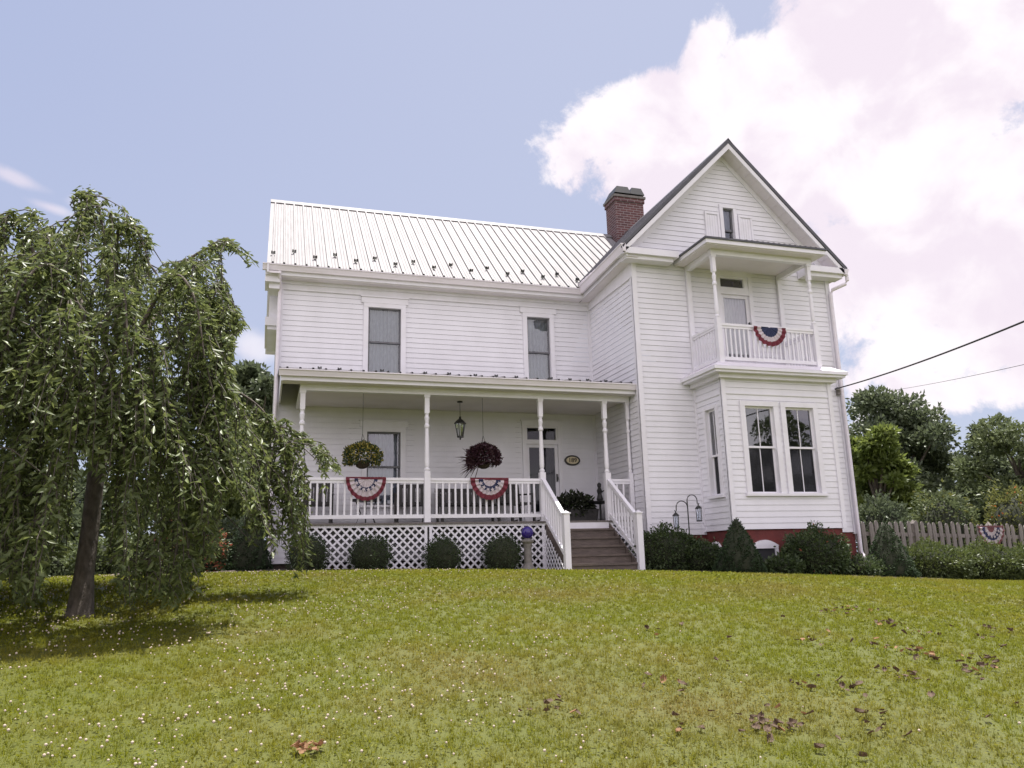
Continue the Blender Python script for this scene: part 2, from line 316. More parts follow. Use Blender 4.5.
def thing(name, loc, label, cat, group=None, rz=0.):
    o = bpy.data.objects.new(name, None); COL.objects.link(o); o.location = loc; o.rotation_euler = (0, 0, rz); o.empty_display_size = .2
    return tag(o, label, cat, group)
def norm(a): return a/np.maximum(np.linalg.norm(a, axis=-1, keepdims=True), 1e-9)
def leaf_cloud(P, A, L, W, fold=.25, droop=None):
    """leaf faces: P base points (n,3), A axis directions, L lengths, W widths. returns V, F (two triangles a leaf)"""
    n = len(P); A = norm(A); rv = RG.normal(size=(n, 3)); S = norm(np.cross(A, rv)); N = np.cross(S, A)
    L = np.broadcast_to(L, n)[:, None]; W = np.broadcast_to(W, n)[:, None]
    mid = P+A*L*.45
    V = np.stack([P, mid+S*W*.5+N*W*fold, P+A*L, mid-S*W*.5+N*W*fold], 1).reshape(-1, 3)
    i = np.arange(n)*4; F = np.concatenate([np.stack([i, i+1, i+2], 1), np.stack([i, i+2, i+3], 1)])
    return V, F
def rand_dirs(n): return norm(RG.normal(size=(n, 3)))

# ------------------------------------------------------------------ the ground
def ground_z(X, Y):
    X = np.asarray(X, float); Y = np.asarray(Y, float)
    xc = np.clip(X, 0, 13); b = .14-.012*xc-.0022*xc**2
    b = b-.03*np.clip(X-13, 0, 12)-.01*np.clip(-X-2, 0, 25)
    s = np.clip(-4.6-Y, 0, None); drop = np.where(s < 1.5, .038*s**2, .0855+.114*(s-1.5)); drop = np.minimum(drop, 2.0+.01*s)
    b = b-drop*(1-.0*X)
    far = np.clip(Y-8, 0, 60); b = b-.015*far
    return b
def gz(x, y): return float(ground_z(x, y))
ax = np.concatenate([np.linspace(-14, 26, 90)]); ext = np.array([2, 5, 10, 20, 40, 80, 160, 320, 700, 1400.])
gx = np.concatenate([-14-ext[::-1], ax, 26+ext]); ay = np.linspace(-22, 12, 80); gy = np.concatenate([-22-ext[::-1], ay, 12+ext])
GX, GY = np.meshgrid(gx, gy); GZ = ground_z(GX, GY)+.012*np.sin(GX*1.7+GY*.6)*np.sin(GY*1.3)*(np.abs(GX) < 30)
nx, ny = len(gx), len(gy); idx = np.arange(nx*ny).reshape(ny, nx)
F = np.stack([idx[:-1, :-1], idx[:-1, 1:], idx[1:, 1:], idx[1:, :-1]], -1).reshape(-1, 4)
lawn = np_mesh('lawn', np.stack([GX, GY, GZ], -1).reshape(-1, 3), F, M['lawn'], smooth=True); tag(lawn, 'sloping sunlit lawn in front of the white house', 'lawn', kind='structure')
def lumpy_bed(name, poly_y, x0, x1):
    """bed sheet following the ground between y-front(x) and y-back, a little above the lawn"""
    xs = np.linspace(x0, x1, 70); ts = np.linspace(0, 1, 14); XX, TT = np.meshgrid(xs, ts)
    y0 = np.interp(XX, [p[0] for p in poly_y], [p[1] for p in poly_y]); y1 = np.interp(XX, [p[0] for p in poly_y], [p[2] for p in poly_y])
    YY = y0+(y1-y0)*TT+.05*np.sin(XX*5.1)*(TT < .1); ZZ = ground_z(XX, YY)+.012+.05*np.sin(TT*math.pi)+.012*np.sin(XX*13)*np.sin(YY*17)
    ZZ[0] -= .03
    k, l = XX.shape[1], XX.shape[0]; ii = np.arange(k*l).reshape(l, k)
    FF = np.stack([ii[:-1, :-1], ii[:-1, 1:], ii[1:, 1:], ii[1:, :-1]], -1).reshape(-1, 4)
    o = np_mesh(name, np.stack([XX, YY, ZZ], -1).reshape(-1, 3), FF, M['mulch'], smooth=True); return tag(o, 'dark mulch bed along the house front', 'mulch bed', kind='structure')
lumpy_bed('mulch_bed', [(-2.6, -2.9, 1.0), (0, -2.95, .1), (5.0, -2.95, .1), (5.08, -2.95, .1)], -2.6, 5.08)  # dark sheet continues under the porch to deepen the shade behind the lattice
lumpy_bed('mulch_bed', [(6.62, -3.5, -1.8), (7.0, -3.75, -2.3), (8.3, -4.65, -2.5), (12.6, -4.75, -2.0)], 6.62, 12.6)

# ------------------------------------------------------------------ the house
house = thing('farmhouse', (0, 0, 0), 'two-storey white clapboard farmhouse with pale metal roof, front porch and gabled bay wing', 'house')
W, YW, W2 = 7.151, -2.405, 12.088
YB, B0, B1 = -3.453, 8.416, 10.937
PF = .987
class Wall:
    """a vertical wall plane: u runs along it, d outward, z up"""
    def __init__(s, O, U, N): s.O, s.U, s.N = Vector(O), Vector(U), Vector(N)
    def p(s, u, d, z): return s.O+s.U*u+s.N*d+Vector((0, 0, z))
    def box(s, mb, u0, u1, d0, d1, z0, z1, mi=0):
        c = [s.p(u, d, z) for z in (z0, z1) for u, d in ((u0, d1), (u1, d1), (u1, d0), (u0, d0))]
        fs = [(0,3,2,1),(4,5,6,7),(0,1,5,4),(1,2,6,5),(2,3,7,6),(3,0,4,7)]
        if s.U.cross(Vector((0, 0, 1))).dot(s.N) < 0: fs = [tuple(reversed(f)) for f in fs]
        mb.add(c, fs, mi)
    def siding(s, mb, u0, u1, z0, z1, holes=(), lap=.115, pr=.011):
        f0 = u0 if callable(u0) else (lambda z: u0); f1 = u1 if callable(u1) else (lambda z: u1)
        zs = {z0, z1}; k = 0
        while z0+k*lap < z1: zs.add(z0+k*lap); k += 1
        for h in holes:
            for z in (h[2], h[3]):
                if z0 < z < z1: zs.add(z)
        zs = sorted(zs)
        for za, zb in zip(zs[:-1], zs[1:]):
            if zb-za < 1e-5: continue
            kk = math.floor((za-z0)/lap+1e-6); off = lambda z: pr*(1-((z-z0)/lap-kk))
            zm = (za+zb)/2; cuts = sorted((h[0], h[1]) for h in holes if h[2] < zm < h[3])
            iv = []; cur = None
            for a, b in cuts:
                iv.append((cur, a)); cur = b
            iv.append((cur, None))
            for a, b in iv:
                a0 = f0(za) if a is None else a; a1 = f0(zb) if a is None else a; b0 = f1(za) if b is None else b; b1 = f1(zb) if b is None else b
                if b0-a0 < 1e-4: continue
                if b1 < a1: a1 = b1 = (a1+b1)/2
                q = [s.p(a0, off(za), za), s.p(b0, off(za), za), s.p(b1, off(zb), zb), s.p(a1, off(zb), zb)]
                mb.add(q, [(0, 1, 2, 3)])
                if abs((za-z0)/lap-kk) < 1e-6:
                    # butt edge with a small undercut groove behind it
                    g = [s.p(a0, off(za), za), s.p(b0, off(za), za), s.p(b0, -.002, za+.004), s.p(a0, -.002, za+.004)]
                    mb.add(g, [(3, 2, 1, 0)])
front = Wall((0, 0, 0), (1, 0, 0), (0, -1, 0))
wingf = Wall((0, YW, 0), (1, 0, 0), (0, -1, 0))
wingl = Wall((W, 0, 0), (0, -1, 0), (-1, 0, 0))       # u = -Y
wingr = Wall((W2, 0, 0), (0, 1, 0), (1, 0, 0))
bayf = Wall((0, YB, 0), (1, 0, 0), (0, -1, 0))
bayl = Wall((B0, 0, 0), (0, -1, 0), (-1, 0, 0))
bayr = Wall((B1, 0, 0), (0, 1, 0), (1, 0, 0))
mainl = Wall((0, 0, 0), (0, -1, 0), (-1, 0, 0))
rear = Wall((0, 6.0, 0), (-1, 0, 0), (0, 1, 0))

WINS = dict(up1=(1.89, 2.609, 4.22, 5.77), up2=(5.556, 6.117, 4.22, 5.80), low=(1.90, 2.615, 1.45, 3.0))
DOOR = (5.45, 6.21, PF+.02, 2.80); TRANS = (5.46, 6.19, 2.90, 3.17)
mb = MB(); front.siding(mb, 0, W, .30, 6.05, [WINS['up1'], WINS['up2'], WINS['low'], DOOR, TRANS]); mb.build('front_wall', M['siding'], house)
mb = MB(); wingl.siding(mb, 0, -YW, .30, 6.2); mb.build('side_wall', M['siding'], house)
SL = 1.004; AX, AZ = 9.554, 9.37
gl = lambda z: W if z < 6.68 else W+(z-6.68)/SL*1.0
gr = lambda z: W2 if z < 6.55 else W2-(z-6.55)/SL*1.0
GW = (9.475, 9.742, 6.95, 7.895); BDOOR = (9.24, 9.95, 4.10, 5.84); BTR = (9.235, 9.86, 6.0, 6.21)
mb = MB(); wingf.siding(mb, gl, gr, .66, 9.07, [GW, BDOOR, BTR, (B0+.12, B1-.12, .85, 3.75)]); mb.build('gable_wall', M['siding'], house)
BW = [(8.873, 9.527, 1.393, 3.122), (9.808, 10.468, 1.393, 3.122)]; SW = (2.80, 3.17, 1.393, 3.122)
BFL = 3.36
mb = MB(); bayf.siding(mb, B0, B1, .714, 3.36, BW); mb.build('bay_wall', M['siding'], house)
mb = MB(); bayf.siding(mb, B0, B1, 3.375, 3.72); bayl.siding(mb, -YW, -YB, .714, 3.36, [SW]); bayl.siding(mb, -YW, -YB, 3.375, 3.72); bayr.siding(mb, YB, YW, .714, 3.36); bayr.siding(mb, YB, YW, 3.375, 3.72)
bayf.box(mb, B0-.01, B1+.01, -.02, .024, 3.352, 3.380); bayl.box(mb, -YW, -YB+.022, -.02, .0235, 3.3525, 3.3795); mb.build('bay_side_wall', M['siding'], house)
mb = MB(); wingr.siding(mb, YW, 6.2, .5, 6.4); mb.build('side_wall', M['siding'], house)
ml0 = lambda z: -6.0 if z < 6.35 else -6.0+(z-6.35)/.871
ml1 = lambda z: 0. if z < 6.35 else -(z-6.35)/.871
mb = MB(); mainl.siding(mb, ml0, ml1, .3, 8.95); mb.build('side_wall', M['siding'], house)
mb = MB(); rear.siding(mb, -W2, 0, .3, 6.4); mb.build('rear_wall', M['siding'], house)
# corner boards
mb = MB(); front.box(mb, -.03, .085, -.02, .034, .30, 6.06); mainl.box(mb, .0, .10, .0005, .03, .3, 6.3); mb.build('corner_board', M['trim'], house)
mb = MB(); wingf.box(mb, W-.034, W+.07, -.02, .034, .62, 6.36); wingl.box(mb, -YW-.09, -YW-.001, .0, .034, .621, 6.3); mb.build('corner_board', M['trim'], house)
mb = MB(); wingf.box(mb, W2-.07, W2+.034, -.02, .034, .62, 6.36); mb.build('corner_board', M['trim'], house)
mb = MB(); bayf.box(mb, B0-.034, B0+.055, -.02, .034, .70, 3.72); bayl.box(mb, -YB-.06, -YB-.001, 0, .034, .701, 3.719); mb.build('corner_board', M['trim'], house)
mb = MB(); bayf.box(mb, B1-.055, B1+.034, -.02, .034, .70, 3.72); mb.build('corner_board', M['trim'], house)
mb = MB(); bayl.box(mb, -YW+.0, -YW+.045, -.01, .03, .70, 3.72); mb.build('corner_board', M['trim'], house)
mb = MB(); wingl.box(mb, .0, .05, -.01, .03, PF, 6.2); front.box(mb, W-.055, W-.03, -.01, .03, PF, 6.04); mb.build('corner_board', M['trim'], house)

# foundation
mb = MB()
mb.box(W+.02, W2-.02, YW+.02, 6.0, -.9, .655)
mb.box(B0+.03, B1-.03, YB+.03, YW, -.9, .708)
mb.build('foundation', M['redfound'], house)
mb = MB(); mb.box(.03, W, .03, 5.98, -.6, .295); mb.build('foundation', M['mulch'], house)  # near-black tone puts under-porch shade into the colour behind the lattice

# -- windows
def window(w, h, casing=.105, head=.0, mid=.5, curtain='curtain', muntin=False, sash='trim', sill=True, lower='glass', name='window', upper='glass', ch=None, wide_header=0., rs=.3):
    ua, ub, za, zb = h; mb = MB(); zc = za if sill else za
    w.box(mb, ua-casing, ua, -.09, .04, za-.0, zb+.0); w.box(mb, ub, ub+casing, -.09, .04, za, zb)
    w.box(mb, ua-casing, ub+casing, -.09, .043, zb, zb+casing*.9)
    w.box(mb, ua-casing-.03, ub+casing+.03, -.09, .065, za-.05, za)
    if wide_header:
        w.box(mb, ua-casing-wide_header, ub+casing+wide_header, 0., .050, zb+casing*.9, zb+casing*.9+.13)
        w.box(mb, ua-casing-wide_header-.02, ub+casing+wide_header+.02, 0., .075, zb+casing*.9+.13, zb+casing*.9+.155)
    f = mb.build(name, M['trim'], house)
    zm = za+(zb-za)*mid; t = .038; mb = MB()
    for z0, z1, d in ((zm-.02, zb, -.035), (za, zm+.02, -.065)):
        w.box(mb, ua, ua+t, d-.025, d, z0, z1); w.box(mb, ub-t, ub, d-.025, d, z0, z1)
        w.box(mb, ua+t, ub-t, d-.025, d, z0, z0+.04); w.box(mb, ua+t, ub-t, d-.025, d, z1-.04, z1)
        if muntin: w.box(mb, (ua+ub)/2-.008, (ua+ub)/2+.008, d-.022, d-.003, z0+.04, z1-.04)
    mb.build('sash', M[sash], f)
    for z0, z1, d, gm in ((zm+.02, zb-.04, -.048, upper), (za+.04, zm-.02, -.078, lower)):
        mb = MB(); mb.quad(w.p(ua+t, d, z0), w.p(ub-t, d, z0), w.p(ub-t, d, z1), w.p(ua+t, d, z1)); mb.build('pane', M[gm], f)
    if curtain:
        n = 60; us = [ua+.01+(ub-ua-.02)*i/n for i in range(n+1)]; mb = MB(); z0 = za if ch is None else ch
        for a, b in zip(us[:-1], us[1:]):
            da = -.15+.014*math.sin(a*70)+.008*math.sin(a*151); db = -.15+.014*math.sin(b*70)+.008*math.sin(b*151)
            mb.quad(w.p(a, da, z0), w.p(b, db, z0), w.p(b, db, zb), w.p(a, da, zb))
        mb.build('curtain', M[curtain], f)
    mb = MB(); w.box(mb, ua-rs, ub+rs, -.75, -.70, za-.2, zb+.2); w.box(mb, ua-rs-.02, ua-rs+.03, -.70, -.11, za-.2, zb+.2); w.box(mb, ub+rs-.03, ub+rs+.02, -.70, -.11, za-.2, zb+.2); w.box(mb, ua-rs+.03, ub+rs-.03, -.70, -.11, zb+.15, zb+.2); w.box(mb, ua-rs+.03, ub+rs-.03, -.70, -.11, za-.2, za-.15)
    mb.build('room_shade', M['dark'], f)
    return f
window(front, WINS['up1'], mid=.5, wide_header=.05, sash='sash')
window(front, WINS['up2'], mid=.47, wide_header=.06, sash='sash')
window(front, WINS['low'], mid=.52, wide_header=.05, sash='sash')
for h in BW: window(bayf, h, rs=.14, casing=.11, mid=.53, curtain=None, muntin=True, lower='screen')
window(bayl, SW, rs=.1, casing=.08, mid=.46, curtain=None, muntin=True, lower='screen')
window(wingf, GW, casing=.085, mid=.45, sash='sash', curtain='curtain', ch=7.45)
# louvred side panels beside the gable window
for u0, u1 in ((9.05, 9.315), (9.905, 10.17)):
    mb = MB(); z0, z1 = 6.95, 7.70
    wingf.box(mb, u0-.05, u0, 0, .045, z0, z1); wingf.box(mb, u1, u1+.05, 0, .045, z0, z1); wingf.box(mb, u0-.05, u1+.05, 0, .048, z1, z1+.06)
    wingf.box(mb, u0, u1, 0, .026, z0, z1)
    for k in range(4): wingf.box(mb, u0+.01+k*.062, u0+.055+k*.062, 0.02, .033, z0, z1-.02)
    mb.build('shutter_panel', M['trim'], house)
# -- doors
def door(w, h, tr, gl_mat='glass', curtain=None, kick=.28, stile=.075):
    ua, ub, za, zb = h; mb = MB(); c = .09
    w.box(mb, ua-c, ua, -.09, .04, za, tr[3]+.05); w.box(mb, ub, ub+c, -.09, .04, za, tr[3]+.05); w.box(mb, ua-c-.01, ub+c+.01, -.09, .045, tr[3]+.05, tr[3]+.15)
    w.box(mb, ua-c-.03, ub+c+.03, -.09, .06, tr[3]+.15, tr[3]+.18)
    w.box(mb, ua, ub, -.09, .035, zb, tr[2]); w.box(mb, ua, tr[0]+.02, -.09, .02, tr[2], tr[3]+.05); w.box(mb, tr[1]-.02, ub, -.09, .02, tr[2], tr[3]+.05); w.box(mb, tr[0]+.02, tr[1]-.02, -.09, .02, tr[3], tr[3]+.05)
    f = mb.build('door', M['trim'], house)
    mb = MB(); w.box(mb, ua, ua+stile, -.05, -.01, za, zb); w.box(mb, ub-stile, ub, -.05, -.01, za, zb); w.box(mb, ua+stile, ub-stile, -.05, -.01, zb-stile, zb); w.box(mb, ua+stile, ub-stile, -.05, -.01, za, za+kick); mb.build('door_leaf', M['trim'], f)
    mb = MB(); mb.quad(w.p(ua+stile, -.03, za+kick), w.p(ub-stile, -.03, za+kick), w.p(ub-stile, -.03, zb-stile), w.p(ua+stile, -.03, zb-stile)); mb.build('pane', M[gl_mat], f)
    mb = MB(); mb.quad(w.p(tr[0]+.02, -.03, tr[2]), w.p(tr[1]-.02, -.03, tr[2]), w.p(tr[1]-.02, -.03, tr[3]), w.p(tr[0]+.02, -.03, tr[3])); mb.build('transom_pane', M[gl_mat], f)
    mb = MB(); w.box(mb, ub-stile+.02, ub-stile+.04, -.01, .04, za+.95, za+1.12); w.box(mb, ub-stile+.015, ub-stile+.045, .03, .05, za+.99, za+1.05); mb.build('handle', M['black'], f)
    if curtain:
        n = 50; us = [ua+stile-.02+(ub-ua-2*stile+.04)*i/n for i in range(n+1)]; mb = MB()
        for a, b in zip(us[:-1], us[1:]): mb.quad(w.p(a, -.075+.006*math.sin(a*90), za), w.p(b, -.075+.006*math.sin(b*90), za), w.p(b, -.075+.006*math.sin(b*90), zb-.06), w.p(a, -.075+.006*math.sin(a*90), zb-.06))
        mb.build('curtain', M[curtain], f)
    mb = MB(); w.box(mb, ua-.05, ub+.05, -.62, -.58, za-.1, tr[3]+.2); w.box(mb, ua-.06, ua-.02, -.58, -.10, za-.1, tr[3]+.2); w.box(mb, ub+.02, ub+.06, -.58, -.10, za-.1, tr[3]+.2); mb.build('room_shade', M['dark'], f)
    return f
door(front, DOOR, TRANS, 'stormglass'); door(wingf, BDOOR, BTR, curtain='lace')

# -- main roof
def roof_plane(name, p00, p10, p01, rib=.2286, thick=.03, ribaxis=True, m='tin'):
    """sheet metal panel: p00 eave start, p10 eave end, p01 ridge start"""
    a, e, r = Vector(p00), Vector(p10)-Vector(p00), Vector(p01)-Vector(p00)
    n = e.cross(r).normalized()
    if n.z < 0: n = -n
    L = e.length; eu = e/L; mb = MB(); prof = [(0., 0.)]; k = 0
    x = rib*.5
    while x < L-.03:
        prof += [(x-.024, 0.), (x-.016, .034), (x+.016, .034), (x+.024, 0.)]
        for mx_ in (x+rib*.36, x+rib*.64):
            if mx_ < L-.05: prof += [(mx_-.010, 0.), (mx_, .0045), (mx_+.010, 0.)]
        x += rib
    prof.append((L, 0.)); tp = [a+eu*x+n*h for x, h in prof]; m_ = len(tp)
    mb.add(tp+[q+r for q in tp], [(i, i+1, i+1+m_, i+m_) for i in range(m_-1)])
    q = [a-n*thick, a+e-n*thick, a+e+r-n*thick, a+r-n*thick]
    mb.add([a, a+e, a+e+r, a+r]+q, [(7, 6, 5, 4), (0, 4, 5, 1), (1, 5, 6, 2), (2, 6, 7, 3), (3, 7, 4, 0)])
    return mb.build(name, M[m], house)
RY, RZ = 3.0, 9.442
EY, EZ = -.44, 6.455
mr = roof_plane('roof', (-.275, EY, EZ), (9.2, EY, EZ), (-.275, RY, RZ))
mb = MB(); mb.prism([(RY-.14, RZ-.10), (RY, RZ+.035), (RY+.14, RZ-.10), (RY+.14, RZ-.085), (RY, RZ+.055), (RY-.14, RZ-.085)], 0, -.28, 9.3); mb.build('ridge_cap', M['tin'], mr)
roof_plane('roof', (9.2, 6.44, EZ), (-.275, 6.44, EZ), (9.2, RY, RZ))
# left rake trim of main roof
mb = MB(); sl = (RZ-EZ)/(RY-EY)
mb.prism([(EY, EZ-.20), (RY, RZ-.20), (6.44, EZ-.20), (6.44, EZ-.035), (RY, RZ-.035), (EY, EZ-.035)], 0, -.272, -.235); mb.build('rake_board', M['trim'], house)
mb = MB(); mb.prism([(EY+.02, EZ-.21), (RY, RZ-.21), (6.42, EZ-.21), (6.42, EZ-.185), (RY, RZ-.185), (EY+.02, EZ-.185)], 0, -.234, .02); mb.build('rake_soffit', M['soffit'], house)
# snow guards
def guard_mesh():
    g = MB(); g.box(-.028, .028, -.05, .05, 0, .012); g.prism([(-.05, .012), (-.03, .012), (-.012, .075), (-.022, .09)], 0, -.012, .012)
    for sx in (-1, 1): g.prism([(-.048, .03), (-.03, .03), (-.012, .095), (-.03, .105)], 0, sx*.034-.017, sx*.034+.017)
    return g
gp = None
def guard(x, y, z, tilt):
    global gp
    if gp is None: gp = guard_mesh().build('snow_guard', M['black'], house)
    o = gp if not gp.get('_used') else gp.copy()
    if o is not gp: COL.objects.link(o); o.parent = house
    else: gp['_used'] = 1
    o.location = (x, y, z); o.rotation_euler = (tilt, 0, 0); o.scale = (.85, .85, .85) if y > -1 else (.7, .7, .6)
ta = math.atan(sl)
for i in range(17):
    x = -.16+i*.436; yy = (.10 if i % 2 else -.10)+(.05 if i == 0 else 0)
    if x < 6.9: guard(x, yy, EZ+(yy-EY)*sl+.004, ta)
# main eave: gutter, fascia, soffit, frieze
def gutter(mb, a, b, dirn, w=.115, h=.13):
    """K-profile gutter along a-b; dirn = outward unit vector"""
    a, b, n = Vector(a), Vector(b), Vector(dirn); z = Vector((0, 0, 1))
    pr = [(0, 0), (w, 0), (w, -.02), (w-.02, -.035), (w-.045, -h*.75), (w-.055, -h), (0, -h)]
    tp = [a+n*d+z*q for d, q in pr]+[b+n*d+z*q for d, q in pr]; k = len(pr)
    mb.add(tp, [tuple(range(k)), tuple(range(2*k-1, k-1, -1))]+[(i, i+k, (i+1) % k+k, (i+1) % k) for i in range(k)])
mb = MB(); gutter(mb, (-.36, -.33, EZ-.005), (6.80, -.33, EZ-.005), (0, -1, 0)); mb.build('gutter', M['gutter'], house)
mb = MB(); mb.box(-.30, 6.90, -.33, -.30, EZ-.215, EZ-.02); mb.build('fascia', M['trim'], house)
mb = MB(); mb.box(-.29, 6.86, -.30, -.002, EZ-.235, EZ-.215); mb.build('soffit', M['soffit'], house)
mb = MB(); mb.box(-.035, W-.01, -.045, -.0, 6.03, EZ-.235); mb.box(-.035, W-.01, -.085, -.045, EZ-.30, EZ-.236); mb.build('frieze_board', M['trim'], house)
# eave return at the left end
mb = MB(); mb.box(-.30, -.001, -.29, .35, 6.10, 6.235); mb.box(-.22, -.001, -.20, .30, 5.98, 6.10); mb.build('cornice_return', M['trim'], house)
# small oriel on the left side wall
mb = MB(); mb.box(-.20, -.002, .5, 2.4, 5.55, 6.25); mb.box(-.27, -.002, .45, 2.45, 5.36, 5.55); mb.box(-.22, -.002, .5, 2.4, 5.28, 5.36); mb.build('side_oriel', M['trim'], house)

# -- wing roof (dark edged gable facing the camera)
WE0, WZ0, WE1, WZ1 = 6.782, 6.587, 12.367, 6.55
GY0, GY1 = -2.766, 6.3
wr = roof_plane('roof', (WE0, GY1, WZ0), (WE0, GY0+.03, WZ0), (AX, GY1, AZ), m='darkroof')
roof_plane('roof', (WE1, GY0+.03, AZ-(WE1-AX)*SL), (WE1, GY1, AZ-(WE1-AX)*SL), (AX, GY0+.03, AZ), m='darkroof')
EZR = AZ-(WE1-AX)*SL
mb = MB(); t = .085
mb.prism([(WE0-.03, WZ0-.055), (AX, AZ-.045), (WE1+.03, EZR-.06), (WE1+.03, EZR+.045), (AX, AZ+.065), (WE0-.03, WZ0+.035)], 1, GY0-.012, GY0+.03); mb.build('rake_edge', M['darkedge'], house)
mb = MB(); mb.prism([(AX-.10, AZ-.06), (AX, AZ+.045), (AX+.10, AZ-.06), (AX+.1, AZ-.045), (AX, AZ+.075), (AX-.1, AZ-.045)], 1, GY0-.02, GY1); mb.build('ridge_cap', M['darkedge'], wr)
mb = MB(); mb.prism([(WE0+.0, WZ0-.17), (AX, AZ-.185), (WE1-.0, EZR-.17), (WE1, EZR-.063), (AX, AZ-.048), (WE0, WZ0-.058)], 1, GY0, GY0+.035); mb.build('rake_board', M['trim'], house)
mb = MB(); mb.prism([(WE0+.05, WZ0-.125), (AX, AZ-.175), (WE1-.05, EZR-.125), (WE1-.05, EZR-.105), (AX, AZ-.155), (WE0+.05, WZ0-.105)], 1, GY0+.036, YW+.03)
for k in range(-14, 15):
    x = AX+k*.17; z = AZ-.178-abs(k)*.17*SL
    mb.box(x-.004, x+.004, GY0+.04, YW+.02, z-.006, z+.002)
mb.build('rake_soffit', M['soffit'], house)
mb = MB(); off = .285
mb.prism([(W+.0, 6.58), (AX, AZ-.30), (W2, 6.45), (W2, EZR+(WE1-W2)*SL-.17), (AX, AZ-.172), (W, WZ0+(W-WE0)*SL-.17)], 1, YW-.026, YW+.005); mb.build('frieze_board', M['trim'], house)
# left wing eave
mb = MB(); ex = Vector((1, 0, SL)).normalized()
for ya, yb in ((GY0-.02, -.30),):
    a_, b_ = Vector((WE0-.02, ya, WZ0-.015)), Vector((WE0-.02, yb, WZ0-.015)); nn = Vector((-SL, 0, 1)).normalized()*.012
    mb.add([a_+nn, b_+nn, b_+nn+ex*.09, a_+nn+ex*.09, a_-nn*3, b_-nn*3, b_-nn+ex*.09, a_-nn+ex*.09], [(0, 1, 2, 3), (7, 6, 5, 4), (0, 4, 5, 1), (1, 5, 6, 2), (2, 6, 7, 3), (3, 7, 4, 0)])
mb.build('drip_edge', M['gutter'], house)
mb = MB(); gutter(mb, (WE0+.06, GY0-.02, WZ0+.045), (WE0+.06, -.40, EZ+.05), (-1, 0, 0), .115, .17); mb.build('gutter', M['gutter'], house)
mb = MB(); mb.add([(WE0+.09, GY0+.036, WZ0-.20), (WE0+.12, GY0+.036, WZ0-.20), (WE0+.12, GY0+.036, WZ0-.05), (WE0+.09, GY0+.036, WZ0-.05), (WE0+.09, -.2, EZ-.215), (WE0+.12, -.2, EZ-.215), (WE0+.12, -.2, EZ-.04), (WE0+.09, -.2, EZ-.04)], [(0,1,2,3),(7,6,5,4),(0,4,5,1),(1,5,6,2),(2,6,7,3),(3,7,4,0)]); mb.build('fascia', M['trim'], house)
mb = MB(); mb.add([(WE0+.10, GY0+.04, WZ0-.20), (W-.0, GY0+.04, WZ0-.20), (W, -.02, EZ-.24), (WE0+.10, -.02, EZ-.24)], [(0, 1, 2, 3)]); mb.build('soffit', M['soffit'], house)
mb = MB(); wingl.box(mb, .02, -YW, -.01, .045, 6.05, 6.36); mb.build('frieze_board', M['trim'], house)
# boxed returns of the gable
for x0, x1, s in ((WE0, 8.08, 1), (11.3, WE1+.03, -1)):
    mb = MB(); mb.box(x0, x1, GY0-.0, YW-.02, 6.44, 6.575); mb.box(x0+.10*(s > 0), x1-.10*(s > 0) if s > 0 else x1-.1, GY0+.07, YW-.02, 6.35, 6.44); mb.build('cornice_return', M['trim'], house)
# right gutter end and downspout
mb = MB(); gutter(mb, (WE1-.06, GY1, 6.545), (WE1-.06, GY0-.03, 6.545), (1, 0, 0)); mb.build('gutter', M['gutter'], house)
mb = MB(); mb.tube([(12.40, -2.72, 6.43), (12.40, -2.72, 6.30), (12.36, -2.70, 6.22), (12.13, -2.52, 6.12), (12.09, -2.495, 6.02), (12.085, -2.495, 5.8), (12.085, -2.495, .25), (12.11, -2.56, .12), (12.14, -2.68, .04)], .04, 8); mb.build('downspout', M['gutter'], house)
mb = MB(); mb.tube([(-.02, -.36, 6.36), (-.02, -.36, 6.27), (.01, -.10, 6.02), (.01, -.09, 5.9), (.01, -.09, 4.2), (.01, -.09, .3)], .036, 8); mb.build('downspout', M['gutter'], house)

# -- chimney
mb = MB(); CX0, CX1, CY0, CY1 = 9.24, 10.14, 2.55, 3.2
mb.box(CX0, CX1, CY0, CY1, 7.6, 10.36); mb.box(CX0-.03, CX1+.03, CY0-.03, CY1+.03, 10.36, 10.49)
ch = mb.build('chimney', M['brick'], house)
mb = MB(); mb.box(CX0-.06, CX1+.06, CY0-.06, CY1+.06, 10.49, 10.56); mb.build('chimney_cap', M['stone'], ch)
for x0, x1 in ((CX0+.02, CX0+.46), (CX0+.50, CX1-.01)):
    mb = MB(); mb.box(x0+.06, x1-.06, CY0+.12, CY1-.12, 10.56, 10.62)
    mb.add([(x0-.05, CY0-.08, 10.60), (x1+.03, CY0-.08, 10.60), (x1+.03, CY1, 10.60), (x0-.05, CY1, 10.60), (x0+.06, CY0+.0, 10.84), (x1-.03, CY0+.0, 10.84), (x1-.03, CY1-.1, 10.84), (x0+.06, CY1-.1, 10.84)], [(0,3,2,1),(4,5,6,7),(0,1,5,4),(1,2,6,5),(2,3,7,6),(3,0,4,7)])
    mb.build('flue_cover', M['black'], ch)

# -- front porch
PY = -1.873; PX0 = .42; GYP = -2.25
mb = MB(); mb.box(.40, W-.02, PY-.09, -.0, PF-.035, PF)
for k in range(1, 56): mb.box(.40+k*.12-.003, .40+k*.12+.003, PY-.092, PY-.089, PF-.035, PF-.002)
mb.build('porch_floor', M['floor'], house)
mb = MB(); mb.box(.44, W-.02, PY-.055, PY-.02, PF-.085, PF-.036); mb.box(.44, .475, PY-.02, -.02, PF-.085, PF-.036); mb.build('porch_skirt_board', M['trim'], house)
